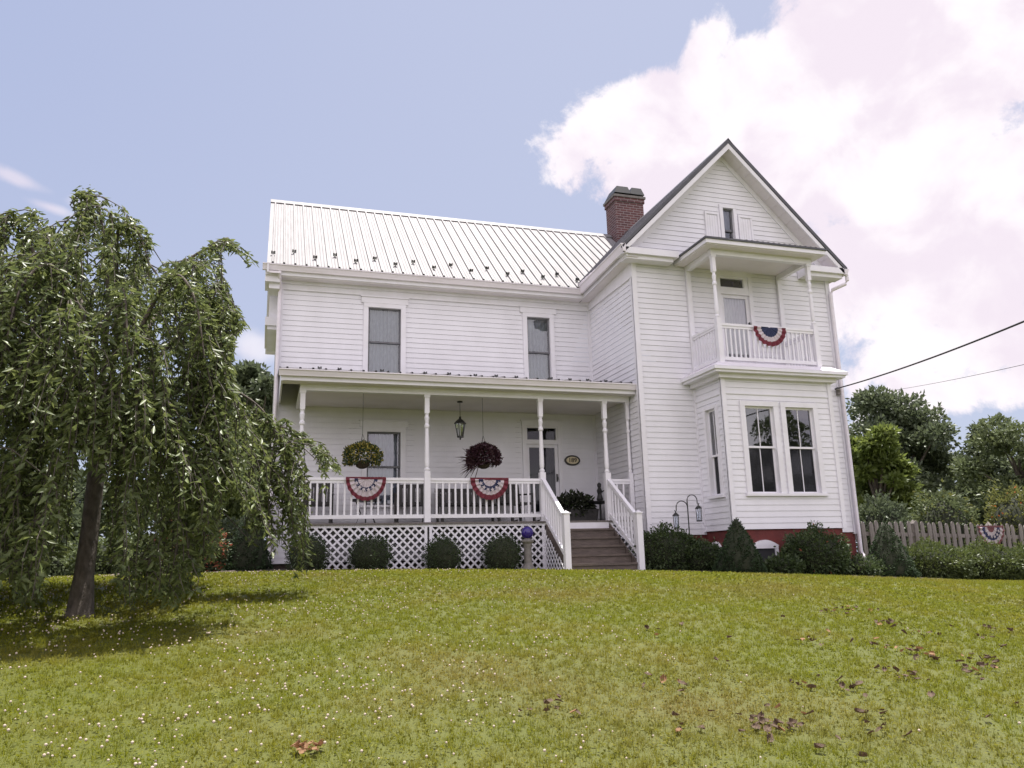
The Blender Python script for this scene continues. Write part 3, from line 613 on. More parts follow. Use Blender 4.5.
# porch roof
pr_sl = (4.16-3.755)/2.25
proof = roof_plane('porch_roof', (.06, GYP-.03, 3.755), (W-.01, GYP-.03, 3.755), (.06, -.02, 4.16))
mb = MB(); gutter(mb, (.03, GYP+.03, 3.745), (W-.01, GYP+.03, 3.745), (0, -1, 0), .12, .12); mb.build('gutter', M['gutter'], house)
mb = MB(); mb.box(.08, W-.015, GYP+.031, GYP+.06, 3.55, 3.715); mb.build('fascia', M['trim'], house)
mb = MB(); mb.prism([(GYP+.035, 3.54), (-.02, 3.54), (-.02, 4.12), (GYP+.035, 3.715)], 0, .075, .105); mb.build('porch_end_board', M['trim'], house)
mb = MB(); mb.prism([(GYP-.06, 3.725), (-.02, 4.125), (-.02, 4.175), (GYP-.06, 3.775)], 0, .03, .062); mb.build('roof_edge', M['darkedge'], house)
mb = MB(); mb.box(.106, W-.02, GYP+.06, PY-.06, 3.545, 3.56); mb.build('soffit', M['soffit'], house)
mb = MB(); mb.box(.53, W-.02, PY+.061, -.02, 3.50, 3.515); mb.build('porch_ceiling', M['soffit'], house)
mb = MB(); mb.box(.42, W-.02, PY-.06, PY+.06, 3.437, 3.545); mb.box(.42, W-.03, PY-.075, PY-.0605, 3.50, 3.545); mb.box(.42, .53, PY+.06, -.02, 3.437, 3.546); mb.build('porch_beam', M['trim'], house)
for i, x in enumerate([.75, 1.12, 1.9, 2.75, 3.2, 3.75, 4.15, 4.6, 5.3, 5.75, 6.1, 6.55]):
    y = GYP+.10+(.10 if i % 2 else 0); guard(x, y, 3.755+(y-GYP+.03)*pr_sl+.005, math.atan(pr_sl))
# turned posts
def post(x, y, z0, z1, w=.115, name='porch_post', rail=.84):
    mb = MB(); h = w/2; L = z1-z0; zb = rail+.12; zt = L-.36
    mb.box(x-h, x+h, y-h, y+h, z0, z0+zb); h2 = h*.78; mb.box(x-h2, x+h2, y-h2, y+h2, z0+zt, z1-.05); mb.box(x-h, x+h, y-h, y+h, z1-.05, z1)
    r = h*.95; q = [(r*.75, 0), (r, .03), (r, .05), (r*.62, .075), (r*.8, .11), (r*.88, .16), (r*.74, (zt-zb)*.55), (r*.62, zt-zb-.30), (r*.95, zt-zb-.27), (r*.95, zt-zb-.24), (r*.62, zt-zb-.20), (r*.9, zt-zb-.09), (r*.6, zt-zb-.04), (r*.8, zt-zb)]
    mb.lathe(q, (x, y, z0+zb), 14)
    return mb.build(name, M['trim'], house)
PX = [.479, 2.819, 5.15, 6.56]
for x in PX: post(x, PY, PF, 3.437)
post(7.085, PY, PF, 3.437, .09)
bal = {}
def railing(a, b, zb, zt, w=.034, sp=.122, name='porch_railing', toprail=.075):
    """a, b = (x, y, z) deck points; rails at heights zb..zt over them"""
    a, b = Vector(a), Vector(b); mb = MB(); up = Vector((0, 0, 1))
    mb.bar(a+up*(zt-.025), b+up*(zt-.025), toprail, .05); mb.bar(a+up*(zt-.075), b+up*(zt-.075), .045, .05)
    r = mb.build(name, M['trim'], house); mb = MB(); mb.bar(a+up*zb, b+up*zb, .05, .07); mb.build('bottom_rail', M['trim'], r)
    L = (Vector((b.x-a.x, b.y-a.y))).length; n = max(1, round(L/sp)); hh = zt-.09-zb-.02
    slope = (b.z-a.z)/max(L, 1e-6); key = (round(hh, 2), w)
    if key not in bal:
        q = MB(); q.box(-w/2, w/2, -w/2, w/2, 0, hh); o = q.build('baluster', M['trim']); bal[key] = o.data; bpy.data.objects.remove(o)
    for k in range(n-1):
        t = (k+1)/n; p = a.lerp(b, t); o = bpy.data.objects.new('baluster', bal[key]); COL.objects.link(o); o.parent = r; o.location = (p.x, p.y, p.z+zb+.02)
    return r
HP = .06
railing((PX[0]+HP, PY, PF), (PX[1]-HP, PY, PF), .115, .835)
railing((PX[1]+HP, PY, PF), (PX[2]-HP, PY, PF), .115, .835)
railing((PX[3]+HP, PY, PF), (7.045, PY, PF), .115, .835)
railing((PX[0], PY+HP, PF), (PX[0], -.03, PF), .115, .835)
# stairs
NY = -3.149; SX0, SX1 = 5.20, 6.51; g0 = gz(5.9, NY)
nst = 6; rise = (PF-g0)/nst; run = (abs(NY)-abs(PY)-.12)/(nst-1)
st = None
for k in range(nst-1):
    z = PF-rise*(k+1); y0 = PY-.092-run*k
    mb = MB(); mb.box(SX0, SX1, y0-run-.025, y0+.0, z-.04, z); mb.box(SX0+.005, SX1-.005, y0-run+.002, y0-run+.024, z-rise-(0 if k < nst-2 else .1), z-.0405)
    o = mb.build('porch_step', M['step'], house)
mb = MB(); mb.box(SX0+.005, SX1-.005, PY-.085, PY-.056, PF-rise, PF-.036); mb.build('top_riser', M['trim'], house)
for sx in (SX0-.035, SX1+.002):
    mb = MB(); mb.prism([(PY-.06, PF-.06), (PY-.06, PF-.30), (NY+.06, g0-.04), (NY+.06, g0+.17)], 0, sx, sx+.033); mb.build('stair_stringer', M['step'], house)
for x in (5.127, 6.578):
    mb = MB(); h = .055; mb.box(x-h, x+h, NY-h, NY+h, g0-.12, 1.05); mb.box(x-h-.015, x+h+.015, NY-h-.015, NY+h+.015, 1.05, 1.075); mb.add([(x-h, NY-h, 1.075), (x+h, NY-h, 1.075), (x+h, NY+h, 1.075), (x-h, NY+h, 1.075), (x, NY, 1.11)], [(0, 1, 4), (1, 2, 4), (2, 3, 4), (3, 0, 4)]); mb.build('newel_post', M['trim'], house)
zt_n = 1.02; drop_ = (PF+.835)-zt_n
for x, xp in ((5.127, PX[2]), (6.578, PX[3])):
    railing((xp, PY-HP, PF), (x, NY+.055, PF-drop_), .115, .835, name='stair_railing', sp=.125)
# lattice
def lattice(w, u0, u1, zf0, zf1, name='lattice', sp=.106, sw=.034, frame=.07):
    """criss-cross panel on wall plane w between u0..u1 and z functions"""
    mb = MB(); z0 = min(zf0(u0), zf0(u1)); z1 = max(zf1(u0), zf1(u1)); step = sp*math.sqrt(2)
    for sgn, d in ((1, .0), (-1, .009)):
        c = -3*(z1-z0)-2
        while c < (u1-u0)+4:
            # line u = u0 + c + sgn*(z - z0)
            pts = []; N = 60
            for i in range(N+1):
                z = z0+(z1-z0)*i/N; u = u0+c+sgn*(z-z0)
                if u0 <= u <= u1 and zf0(u) <= z <= zf1(u): pts.append((u, z))
            if len(pts) > 1:
                (ua, za), (ub, zb) = pts[0], pts[-1]; h = sw*math.sqrt(2)/2
                q = [w.p(ua-h, d, za), w.p(ua+h, d, za), w.p(ub+h, d, zb), w.p(ub-h, d, zb)]; q2 = [w.p(ua-h, d-.007, za), w.p(ua+h, d-.007, za), w.p(ub+h, d-.007, zb), w.p(ub-h, d-.007, zb)]
                mb.add(q+q2, [(0,1,2,3),(7,6,5,4),(0,4,5,1),(1,5,6,2),(2,6,7,3),(3,7,4,0)])
            c += step
    return mb
pw = Wall((0, PY-.045, 0), (1, 0, 0), (0, -1, 0))
def panel(w, u0, u1, f0, f1):
    mb = lattice(w, u0, u1, f0, f1)
    w.box(mb, u0-.01, u0+.04, -.02, .022, f0(u0)-.1, f1(u0)); w.box(mb, u1-.04, u1+.01, -.02, .0215, f0(u1)-.1, f1(u1))
    mb.build('lattice', M['trim'], house)
top = lambda u: PF-.075
panel(pw, .47, 2.80, lambda u: gz(u, PY)-.03, top)
panel(pw, 2.86, 5.13, lambda u: gz(u, PY)-.03, top)
panel(pw, 6.56, 7.12, lambda u: gz(u, PY)-.03, top)
sw_ = Wall((5.135, 0, 0), (0, -1, 0), (-1, 0, 0))
panel(sw_, -PY+.07, -NY-.07, lambda u: gz(5.1, -u)-.03, lambda u: max(.12, PF-.17-(u+PY-.07)*.68))
sl_ = Wall((.455, 0, 0), (0, -1, 0), (-1, 0, 0))
panel(sl_, .05, -PY, lambda u: .08, top)

# -- bay cornice and balcony
mb = MB(); Yb = -3.744
mb.box(8.106, 11.224, Yb, YW-.018, 3.79, 3.852); mb.box(8.15, 11.18, Yb+.04, YW-.018, 3.74, 3.79); mb.box(8.30, 11.05, YB-.12, YW-.018, 3.66, 3.74)
mb.build('bay_cornice', M['trim'], house)
mb = MB(); mb.add([(8.106, Yb, 3.854), (11.224, Yb, 3.854), (11.224, YW-.018, 3.854), (8.106, YW-.018, 3.854), (8.34, YB-.06, 3.99), (11.0, YB-.06, 3.99), (11.0, YW-.018, 3.99), (8.34, YW-.018, 3.99)], [(0,3,2,1),(4,5,6,7),(0,1,5,4),(1,2,6,5),(2,3,7,6),(3,0,4,7)]); mb.build('balcony_floor', M['gutter'], house)
BX = [8.448, 10.748]
for x in BX: post(x, YB, 3.99, 6.257, .105, 'balcony_post', .80)
for x in BX:
    mb = MB(); mb.box(x-.05, x+.05, YW-.075, YW-.017, 3.99, 6.257); mb.build('half_post', M['trim'], house)
railing((BX[0]+.055, YB, 3.99), (BX[1]-.055, YB, 3.99), .085, .815, .03, .105, 'balcony_railing')
railing((BX[0], YB+.055, 3.99), (BX[0], YW-.08, 3.99), .085, .815, .03, .105, 'balcony_railing')
railing((BX[1], YB+.055, 3.99), (BX[1], YW-.08, 3.99), .085, .815, .03, .105, 'balcony_railing')
mb = MB(); mb.box(8.38, 10.82, YB-.055, YB+.055, 6.257, 6.37); mb.box(8.39, 8.49, YB+.055, YW-.02, 6.258, 6.371); mb.box(10.70, 10.80, YB+.055, YW-.02, 6.258, 6.371); mb.build('balcony_beam', M['trim'], house)
mb = MB(); mb.box(8.17, 10.97, -3.73, YW-.02, 6.372, 6.39); mb.build('balcony_ceiling', M['soffit'], house)
mb = MB(); mb.box(8.14, 11.0, -3.762, YW-.02, 6.39, 6.475); mb.build('fascia', M['trim'], house)
mb = MB(); mb.box(8.11, 11.03, -3.79, YW-.02, 6.476, 6.515); mb.add([(8.11, -3.79, 6.5155), (11.03, -3.79, 6.5155), (11.03, YW-.02, 6.5155), (8.11, YW-.02, 6.5155), (8.85, YW-.02, 6.88), (10.3, YW-.02, 6.88)], [(0, 1, 5, 4), (1, 2, 5), (0, 4, 3), (3, 4, 5, 2), (0, 3, 2, 1)])
for k in range(14): mb.box(9.1+k*.13-.02, 9.1+k*.13+.02, -3.75, -3.70, 6.52, 6.545)
mb.build('balcony_roof', M['darkedge'], house)
# basement windows
for w_, u0, u1 in ((bayf, 8.77, 9.34), (bayl, 2.62, 2.92)):
    z0, z1 = -.02, .40; mb = MB()
    w_.box(mb, u0, u0+.07, -.03, .03, z0, z1); w_.box(mb, u1-.07, u1, -.03, .03, z0, z1); w_.box(mb, u0, u1, -.03, .034, z1-.05, z1)
    n = 10; pts = [w_.p(u0-.02+(u1-u0+.04)*i/n, .036, z1+.11*math.sin(math.pi*i/n)) for i in range(n+1)]
    b_ = [w_.p(u0-.02, .036, z1), w_.p(u1+.02, .036, z1)]
    o_ = len(mb.v); ring = pts+[b_[1], b_[0]]
    mb.add(ring+[q-w_.N*.08 for q in ring], [tuple(range(len(ring)))]+[(i, (i+1) % len(ring), (i+1) % len(ring)+len(ring), i+len(ring)) for i in range(len(ring))])
    f = mb.build('basement_window', M['trim'], house)
    mb = MB(); w_.box(mb, u0+.07, u1-.07, -.03, .0, z0, z1-.05); mb.build('pane', M['dark'], f)

# ------------------------------------------------------------------ things on and around the porch
def text_mesh(s, size, m, parent, loc, rot, name='numerals'):
    c = bpy.data.curves.new(name, 'FONT'); c.body = s; c.size = size; c.align_x = 'CENTER'; c.align_y = 'CENTER'; c.extrude = .004; c.offset = .0012
    t = bpy.data.objects.new(name+'_tmp', c); COL.objects.link(t); dg = bpy.context.evaluated_depsgraph_get(); me = bpy.data.meshes.new_from_object(t.evaluated_get(dg)); bpy.data.objects.remove(t)
    o = bpy.data.objects.new(name, me); COL.objects.link(o); me.materials.clear(); me.materials.append(m); o.parent = parent; o.location = loc; o.rotation_euler = rot; return o
def oval(mb, a, b, y0, y1, n=32, zpow=1.):
    v = [(a*math.cos(2*math.pi*k/n), y0, b*math.sin(2*math.pi*k/n)) for k in range(n)]+[(a*math.cos(2*math.pi*k/n), y1, b*math.sin(2*math.pi*k/n)) for k in range(n)]
    mb.add(v, [tuple(range(n)), tuple(range(2*n-1, n-1, -1))]+[(k, k+n, (k+1) % n+n, (k+1) % n) for k in range(n)])
sg = thing('house_number_sign', (6.545, -.022, 2.44), 'oval cream house number sign with dark rim reading 189', 'sign')
mb = MB(); oval(mb, .19, .12, -.014, .004); mb.build('rim', M['blackwood'], sg)
mb = MB(); oval(mb, .148, .082, -.020, -.010); mb.build('face', M['sign'], sg)
text_mesh('189', .14, M['gold'], sg, (0, -.024, 0), (R(90), 0, 0))

# bunting half-fans
def star_mesh(mb, cx, cz, y, r, rot=0., sy=1.):
    v = [(cx, y, cz)]
    for k in range(10):
        q = r if k % 2 == 0 else r*.42; a = rot+math.pi/2+k*math.pi/5; v.append((cx+q*math.cos(a), y, cz+q*math.sin(a)))
    mb.add(v, [(0, 1+k, 1+(k+1) % 10) for k in range(10)])
def bunting(loc, a, b, bands, label, stars=None, rim_top=True, faded=False):
    t = thing('bunting', loc, label, 'bunting', 'red white and blue half-circle bunting')
    mb = MB(); n = 72; nr = 16; mats = [M['fadedred' if faded else 'red'], M['fadedwhite' if faded else 'whitecloth'], M['blue']]
    def P(ang, r):
        pl = .016*math.sin(ang*22)*r+.004*math.sin(ang*9+1)
        return (a*r*math.cos(ang)*(1+.004*math.sin(ang*22)), -.012-abs(.018*r)+pl, -b*r*math.sin(ang)*(1+.012*math.sin(ang*22+.6))-.012*math.sin(math.pi*(math.cos(ang)*r+1)/2)*0)
    for i in range(n):
        a0, a1 = math.pi*i/n, math.pi*(i+1)/n
        for j in range(nr):
            r0, r1 = .04+.96*j/nr, .04+.96*(j+1)/nr; rm = (r0+r1)/2; k = [m_ for lim, m_ in bands if rm <= lim][0]
            mb.quad(P(a0, r0), P(a0, r1), P(a1, r1), P(a1, r0), k)
    mb.build('fan_cloth', mats, t, smooth=True)
    if rim_top:
        mb = MB(); mb.box(-a, a, -.022, -.008, -.012, .03); mb.build('top_tape', mats[0], t)
    if stars:
        for k in range(stars):
            an = math.pi*(k+.9)/(stars+.8); mb = MB(); star_mesh(mb, a*.52*math.cos(an), -b*.52*math.sin(an), -.052, .048, an); mb.build('star', mats[1], t)
    return t
star_bands = [(.34, 1), (.64, 2), (.78, 1), (1.01, 0)]
plain_bands = [(.52, 2), (.74, 1), (1.01, 0)]
bunting((1.66, PY-.05, 1.80), .37, .41, [(.40, 1), (.60, 2), (.80, 1), (1.01, 0)], 'starred red, white and blue bunting on the porch rail below the yellow flower basket', 6)
bunting((4.04, PY-.05, 1.80), .385, .40, [(.36, 1), (.60, 2), (.76, 1), (1.01, 0)], 'starred red, white and blue bunting on the porch rail below the burgundy basket', 6)
bt = bunting((9.60, YB-.05, 4.775), .39, .41, plain_bands, 'red and white banded bunting with plain navy centre on the balcony rail', None, False)

# hanging baskets
def basket(loc, rx, rz, n, mats, frac, label, leaf=.06, spikes=None):
    t = thing('hanging_basket', loc, label, 'flower basket', 'baskets hanging under the porch roof')
    mb = MB(); mb.lathe([(.05, -.22), (.11, -.19), (.15, -.10), (.155, -.08)], (0, 0, 0), 16); mb.build('pot', M['fibre'], t)
    d = rand_dirs(n); d[:, 2] = np.where(d[:, 2] < -.55, -d[:, 2], d[:, 2]); rr = RG.uniform(.55, 1.0, n)[:, None]**.5
    lump = 1+.12*np.sin(d[:, :1]*7+1)*np.cos(d[:, 1:2]*6)
    P = d*rr*lump*np.array([rx, rx*.95, rz]); A = d+rand_dirs(n)*.9
    V, F = leaf_cloud(P, A, RG.uniform(.7, 1.3, n)*leaf, RG.uniform(.7, 1.2, n)*leaf*.7)
    k = (RG.random(n) < frac).astype(int); np_mesh('foliage', V, F, mats, t, mi=np.concatenate([k, k]))
    if spikes:
        m_ = spikes; an = RG.uniform(math.pi*.75, math.pi*1.45, m_); P = np.stack([-.12+RG.normal(size=m_)*.06, RG.normal(size=m_)*.1, -.08+RG.normal(size=m_)*.05], 1); A = np.stack([np.cos(an), RG.normal(size=m_)*.5, np.sin(an)*.9+.1], 1)
        V, F = leaf_cloud(P, A, RG.uniform(.25, .46, m_), .02); np_mesh('trailing_stem', V, F, mats[0], t)
    mb = MB()
    for k in range(3):
        an = k*2.094; mb.tube([(.17*math.cos(an), .17*math.sin(an), -.1), (0, 0, .45)], .004, 5)
    mb.tube([(0, 0, .45), (0, 0, 3.50-loc[2])], .004, 5); mb.build('hanger', M['black'], t)
    return t
basket((1.63, -1.55, 2.25), .35, .27, 2600, [M['shrub'], M['yellowfl']], .36, 'hanging basket of small yellow-green flowers beside the ground floor window', .05)
basket((4.03, -1.55, 2.27), .33, .26, 2600, [M['purpleleaf'], M['coral']], .0, 'burgundy hanging basket with stems trailing off one side', .06, 90)

# black lantern
t = thing('hanging_lantern', (3.668, -1.1, 2.71), 'black carriage lantern hanging from the porch ceiling', 'lantern')
mb = MB(); mb.tube([(0, 0, .44), (0, 0, .76)], .006, 6); mb.lathe([(.06, .765), (.055, .785), (.02, .79)], (0, 0, 0), 12); mb.build('chain', M['black'], t)
mb = MB(); mb.lathe([(.13, .315), (.125, .335), (.07, .39), (.03, .42), (.02, .45), (.03, .46), (.0, .48)], (0, 0, 0), 6); mb.build('cap', M['black'], t)
mb = MB()
for k in range(6):
    an = k*math.pi/3; mb.tube([(.06*math.cos(an), .06*math.sin(an), .06), (.105*math.cos(an), .105*math.sin(an), .315)], .008, 5)
mb.lathe([(.07, .03), (.07, .06), (.03, .06), (.03, .03)], (0, 0, 0), 6); mb.lathe([(.005, -.02), (.02, .0), (.01, .03)], (0, 0, 0), 6); mb.build('cage', M['black'], t)
mb = MB(); mb.lathe([(.055, .06), (.098, .312)], (0, 0, 0), 6); mb.build('pane', M['glass'], t)

# porch furniture
def chair(loc, rz, label, w=.56, rock=True):
    t = thing('porch_chair', loc, label, 'chair', 'dark chairs on the porch', rz); h = w/2
    mb = MB(); mb.box(-h, h, -.26, .24, .40, .44); mb.build('seat', M['blackwood'], t)
    mb = MB()
    for k in range(6): mb.bar((-h+.06+k*(w-.12)/5, .24, .46), (-h+.06+k*(w-.12)/5, .34, .82), .07, .02)
    mb.bar((-h, .345, .83), (h, .345, .83), .04, .08); mb.bar((-h, .25, .47), (h, .25, .47), .03, .05); mb.build('backrest', M['blackwood'], t)
    for s in (-1, 1):
        mb = MB(); mb.bar((s*h, -.28, .62), (s*h, .28, .64), .07, .03); mb.build('armrest', M['blackwood'], t)
        mb = MB(); mb.bar((s*h, -.24, 0.04 if rock else 0), (s*h, -.24, .61), .045); mb.build('leg', M['blackwood'], t)
        mb = MB(); mb.bar((s*h, .24, .04 if rock else 0), (s*h, .345, .86), .045); mb.build('leg', M['blackwood'], t)
        if rock:
            mb = MB(); mb.tube([(s*h, -.42, .06), (s*h, -.2, .02), (s*h, .1, .012), (s*h, .35, .04), (s*h, .52, .09)], .018, 6); mb.build('rocker', M['blackwood'], t)
    return t
chair((.85, -.75, PF), R(-8), 'dark rocking chair on the porch behind the drooping tree branch')
chair((2.72, -.62, PF), R(-14), 'dark rocking chair on the porch beside the ground floor window')
chair((4.95, -.75, PF), R(18), 'dark rocking chair on the porch beside the front door')
b = thing('porch_bench', (3.95, -.55, PF), 'long dark slatted bench on the porch behind the burgundy basket', 'bench')
mb = MB()
for k in range(4): mb.box(-.62, .62, -.26+k*.13, -.15+k*.13, .40, .43)
mb.build('seat', M['blackwood'], b)
mb = MB()
for k in range(11): mb.bar((-.56+k*.112, .27, .45), (-.56+k*.112, .36, .74), .085, .02)
mb.bar((-.63, .365, .75), (.63, .365, .75), .04, .08); mb.bar((-.63, .27, .46), (.63, .27, .46), .03, .05); mb.build('backrest', M['blackwood'], b)
for sx in (-.6, .6):
    mb = MB(); mb.bar((sx, -.25, .62), (sx, .3, .64), .06, .03); mb.build('armrest', M['blackwood'], b)
    for y in (-.23, .24):
        mb = MB(); mb.bar((sx, y, 0), (sx, y, .61), .05); mb.build('leg', M['blackwood'], b)
tb = thing('side_table', (1.80, -.80, PF), 'low dark round table on the porch between two rocking chairs', 'table')
mb = MB(); mb.lathe([(.30, .48), (.31, .49), (.31, .51), (.30, .52)], (0, 0, 0), 24); mb.build('table_top', M['black'], tb)
for k in range(3):
    an = .4+k*2.094; mb = MB(); mb.tube([(.22*math.cos(an), .22*math.sin(an), .48), (.12*math.cos(an), .12*math.sin(an), .25), (.24*math.cos(an), .24*math.sin(an), 0)], .014, 6); mb.build('leg', M['black'], tb)

def shell_foliage(name, parent, n, surf, leaf, mats, frac=0., spread=.8, asp=.6, depth=.16):
    """leaves scattered in an outer shell: surf(m) -> points, outward directions"""
    P, D = surf(n); P = P-D*RG.uniform(0, depth, n)[:, None]
    A = D+rand_dirs(n)*spread; V, F = leaf_cloud(P, A, RG.uniform(.6, 1.35, n)*leaf, RG.uniform(.7, 1.2, n)*leaf*asp)
    k = (RG.random(n) < frac).astype(int) if frac else None
    return np_mesh(name, V, F, mats, parent, mi=np.concatenate([k, k]) if frac else None)
def lump(d, s, amp): return 1+amp*(np.sin(d[:, 0]*5*s+1.3)*np.cos(d[:, 1]*4*s+.4)+.6*np.sin(d[:, 2]*7*s+d[:, 0]*6*s))[:, None]
def ell(rx, ry, rz, amp=.07, s=1., flat=-.75):
    def f(n):
        d = rand_dirs(n); d[:, 2] = np.maximum(d[:, 2], flat); d = norm(d)
        sh = rand_dirs(26); sh[:, 2] = np.abs(sh[:, 2]); near_ = np.clip(((d@sh.T).max(1)-.985)/.015, 0, 1)*amp*2.6  # stray shoots
        return d*(lump(d, s, amp)+(near_*RG.random(n))[:, None])*np.array([rx, ry, rz])+np.array([0, 0, rz*-flat]), norm(d/np.array([rx, ry, rz]))
    return f
def cone(r, h, amp=.06, p=.8):
    def f(n):
        t = 1-np.sqrt(RG.random(n)*.995); an = RG.uniform(0, 2*math.pi, n); d = np.stack([np.cos(an), np.sin(an), t*3], 1)
        rr = r*(1-t)**p*np.minimum(1, .75+t*3)*(1+amp*np.sin(an*5+t*9)+amp*np.sin(an*9-t*21))
        P = np.stack([np.cos(an)*rr, np.sin(an)*rr, t*h], 1); D = norm(np.stack([np.cos(an), np.sin(an), np.full(n, .55)], 1)); return P, D
    return f
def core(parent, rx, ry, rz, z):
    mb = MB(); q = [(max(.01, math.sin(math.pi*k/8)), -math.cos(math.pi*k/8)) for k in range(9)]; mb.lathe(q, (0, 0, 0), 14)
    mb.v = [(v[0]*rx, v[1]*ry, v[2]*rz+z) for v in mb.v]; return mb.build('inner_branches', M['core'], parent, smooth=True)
def bush(name, x, y, rx, ry, rz, n, leaf, mats, label, cat='bush', group=None, amp=.06, frac=0., s=1., flat=-.75, spread=.8):
    t = thing(name, (x, y, gz(x, y)-.02), label, cat, group, 0)
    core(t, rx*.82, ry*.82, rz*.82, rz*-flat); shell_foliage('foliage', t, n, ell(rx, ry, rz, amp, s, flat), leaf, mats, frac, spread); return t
def arbor(x, y, r, h, n, label, leaf=.042, group=None):
    t = thing('cone_evergreen', (x, y, gz(x, y)-.02), label, 'evergreen', group)
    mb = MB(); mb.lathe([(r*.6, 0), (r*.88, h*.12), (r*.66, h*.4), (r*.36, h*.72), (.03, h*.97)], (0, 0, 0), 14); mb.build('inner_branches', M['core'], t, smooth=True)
    shell_foliage('foliage', t, n, cone(r, h), leaf, M['arbor'], 0, .8, .5, .05); return t

# planter by the door
pt = thing('porch_planter', (6.38, -.62, PF), 'dark planter full of blackish foliage on the porch right of the steps', 'planter')
mb = MB(); mb.prism([(-.34, 0), (.34, 0), (.40, .30), (-.40, .30)], 1, -.25, .25); mb.build('tub', M['blackwood'], pt)
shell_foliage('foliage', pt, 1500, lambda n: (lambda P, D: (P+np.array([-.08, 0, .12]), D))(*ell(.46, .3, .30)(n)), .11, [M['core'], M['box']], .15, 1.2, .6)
lt = thing('porch_figurine', (6.84, -.80, PF), 'small black iron figure on a stand at the right end of the porch', 'figurine')
mb = MB(); mb.lathe([(.16, 0), (.16, .02), (.025, .05), (.022, .40), (.30, .44), (.31, .46), (.0, .47)], (0, 0, 0), 16); mb.build('stand', M['black'], lt)
mb = MB(); mb.lathe([(.06, .47), (.07, .52), (.045, .62), (.06, .70), (.03, .76), (.045, .80), (.045, .84), (.0, .88)], (0, 0, 0), 12); mb.tube([(.04, 0, .66), (.13, -.03, .72), (.12, -.03, .84)], [.018, .014, .01], 6); mb.build('figure', M['black'], lt)

# gazing ball
gb = thing('gazing_ball_stand', (4.56, -2.6, gz(4.56, -2.6)), 'purple-blue gazing ball on a grey stone pedestal before the lattice', 'garden ornament')
mb = MB(); zt = .63-.0; mb.lathe([(.17, -.03), (.17, .05), (.13, .07), (.10, .10), (.075, .16), (.07, .42), (.085, .50), (.12, .54), (.12, .57), (.06, .585), (.06, .60)], (0, 0, 0), 18); mb.build('pedestal', M['stone'], gb, smooth=False)
mb = MB(); q = [(max(.004, .115*math.sin(math.pi*k/20)), -.115*math.cos(math.pi*k/20)) for k in range(21)]; mb.lathe(q, (0, 0, .705), 28); mb.build('ball', M['ball'], gb, smooth=True)

# shepherd hook with two lanterns
hk = thing('shepherd_hook', (7.80, -2.85, gz(7.8, -2.85)-.1), 'black double shepherd hook standing behind the big shrub', 'garden hook'); zb = hk.location.z
mb = MB(); mb.tube([(0, 0, 0), (0, 0, 1.30-zb)], .012, 6)
for s, ztop, rr in ((-1, 1.30, .125), (1, 1.42, .11)):
    pts = [(0, 0, 1.0-zb), (0, 0, ztop-rr-zb)]+[(s*(rr-rr*math.cos(math.pi*k/10)), 0, ztop-rr+rr*math.sin(math.pi*k/10)-zb) for k in range(1, 11)]+[(s*2*rr, 0, ztop-rr-.06-zb), (s*(2*rr+.02), 0, ztop-rr-.08-zb), (s*(2*rr+.04), 0, ztop-rr-.055-zb)]
    mb.tube(pts, .010, 6)
mb.build('hook_rod', M['black'], hk)
for s, zt, rr, lab in ((-1, 1.175-.08, .125, 'small black garden lantern on the lower left arm of the hook'), (1, 1.31-.08, .11, 'small black garden lantern on the taller right arm of the hook')):
    l = thing('garden_lantern', (7.80+s*(2*rr+.02), -2.85, zt-.33), lab, 'lantern', 'lanterns on the shepherd hook')
    mb = MB(); mb.lathe([(.06, .25), (.075, .255), (.03, .30), (.012, .31), (.012, .33)], (0, 0, 0), 8); mb.build('cap', M['black'], l)
    mb = MB()
    for k in range(4): mb.tube([(.045*math.cos(.785+k*1.571), .045*math.sin(.785+k*1.571), .02), (.055*math.cos(.785+k*1.571), .055*math.sin(.785+k*1.571), .25)], .006, 5)
    mb.lathe([(.055, 0), (.06, .02), (.05, .025)], (0, 0, 0), 8); mb.build('cage', M['black'], l)
    mb = MB(); mb.lathe([(.04, .025), (.046, .25)], (0, 0, 0), 8); mb.build('pane', M['glass'], l)

# ------------------------------------------------------------------ shrubs
bl = ['round dark boxwood at the lattice, leftmost, under the weeping branches', 'round dark boxwood before the lattice under the yellow flower basket', 'round dark boxwood before the lattice right of the second porch post', 'round dark boxwood before the lattice beside the gazing ball']
for i, (x, r_, h_) in enumerate(((.62, .36, .40), (1.70, .40, .375), (3.0, .355, .37), (4.12, .385, .40))):
    bush('boxwood', x, -2.42, r_, r_, h_, 5200, .032, M['box'], bl[i], 'bush', 'round boxwoods along the porch lattice', .07, 0, 1.3+.35*i)
bush('foundation_shrub', 7.22, -3.0, .62, .48, .50, 6500, .055, M['shrub'], 'wide dark shrub between the porch steps and the bay', 'bush', None, .12, 0, 1.3)
bush('foundation_shrub', 7.78, -3.25, .42, .42, .36, 4200, .055, M['shrub'], 'low dark shrub under the garden lanterns', 'bush', None, .12, 0, 1.5)
arbor(8.02, -4.15, .47, 1.02, 8000, 'small cone-shaped evergreen before the bay corner')
bush('foundation_shrub', 9.72, -4.05, .62, .5, .50, 6500, .06, [M['shrub'], M['coral']], 'leafy shrub with a few pale blossoms before the bay window', 'bush', None, .12, .01, 1.2)
bush('foundation_shrub', 10.65, -4.05, .42, .4, .24, 3000, .06, M['shrub'], 'low leafy plant at the foot of the wing corner downspout', 'bush', None, .14, 0, 1.5)
bush('foundation_shrub', 8.88, -4.22, .36, .3, .20, 2400, .075, M['shrub'], 'low broad-leaved plant under the basement window', 'bush', None, .14, 0, 1.5)
arbor(11.42, -4.0, .52, 1.12, 9000, 'small cone-shaped evergreen beyond the house corner by the fence')
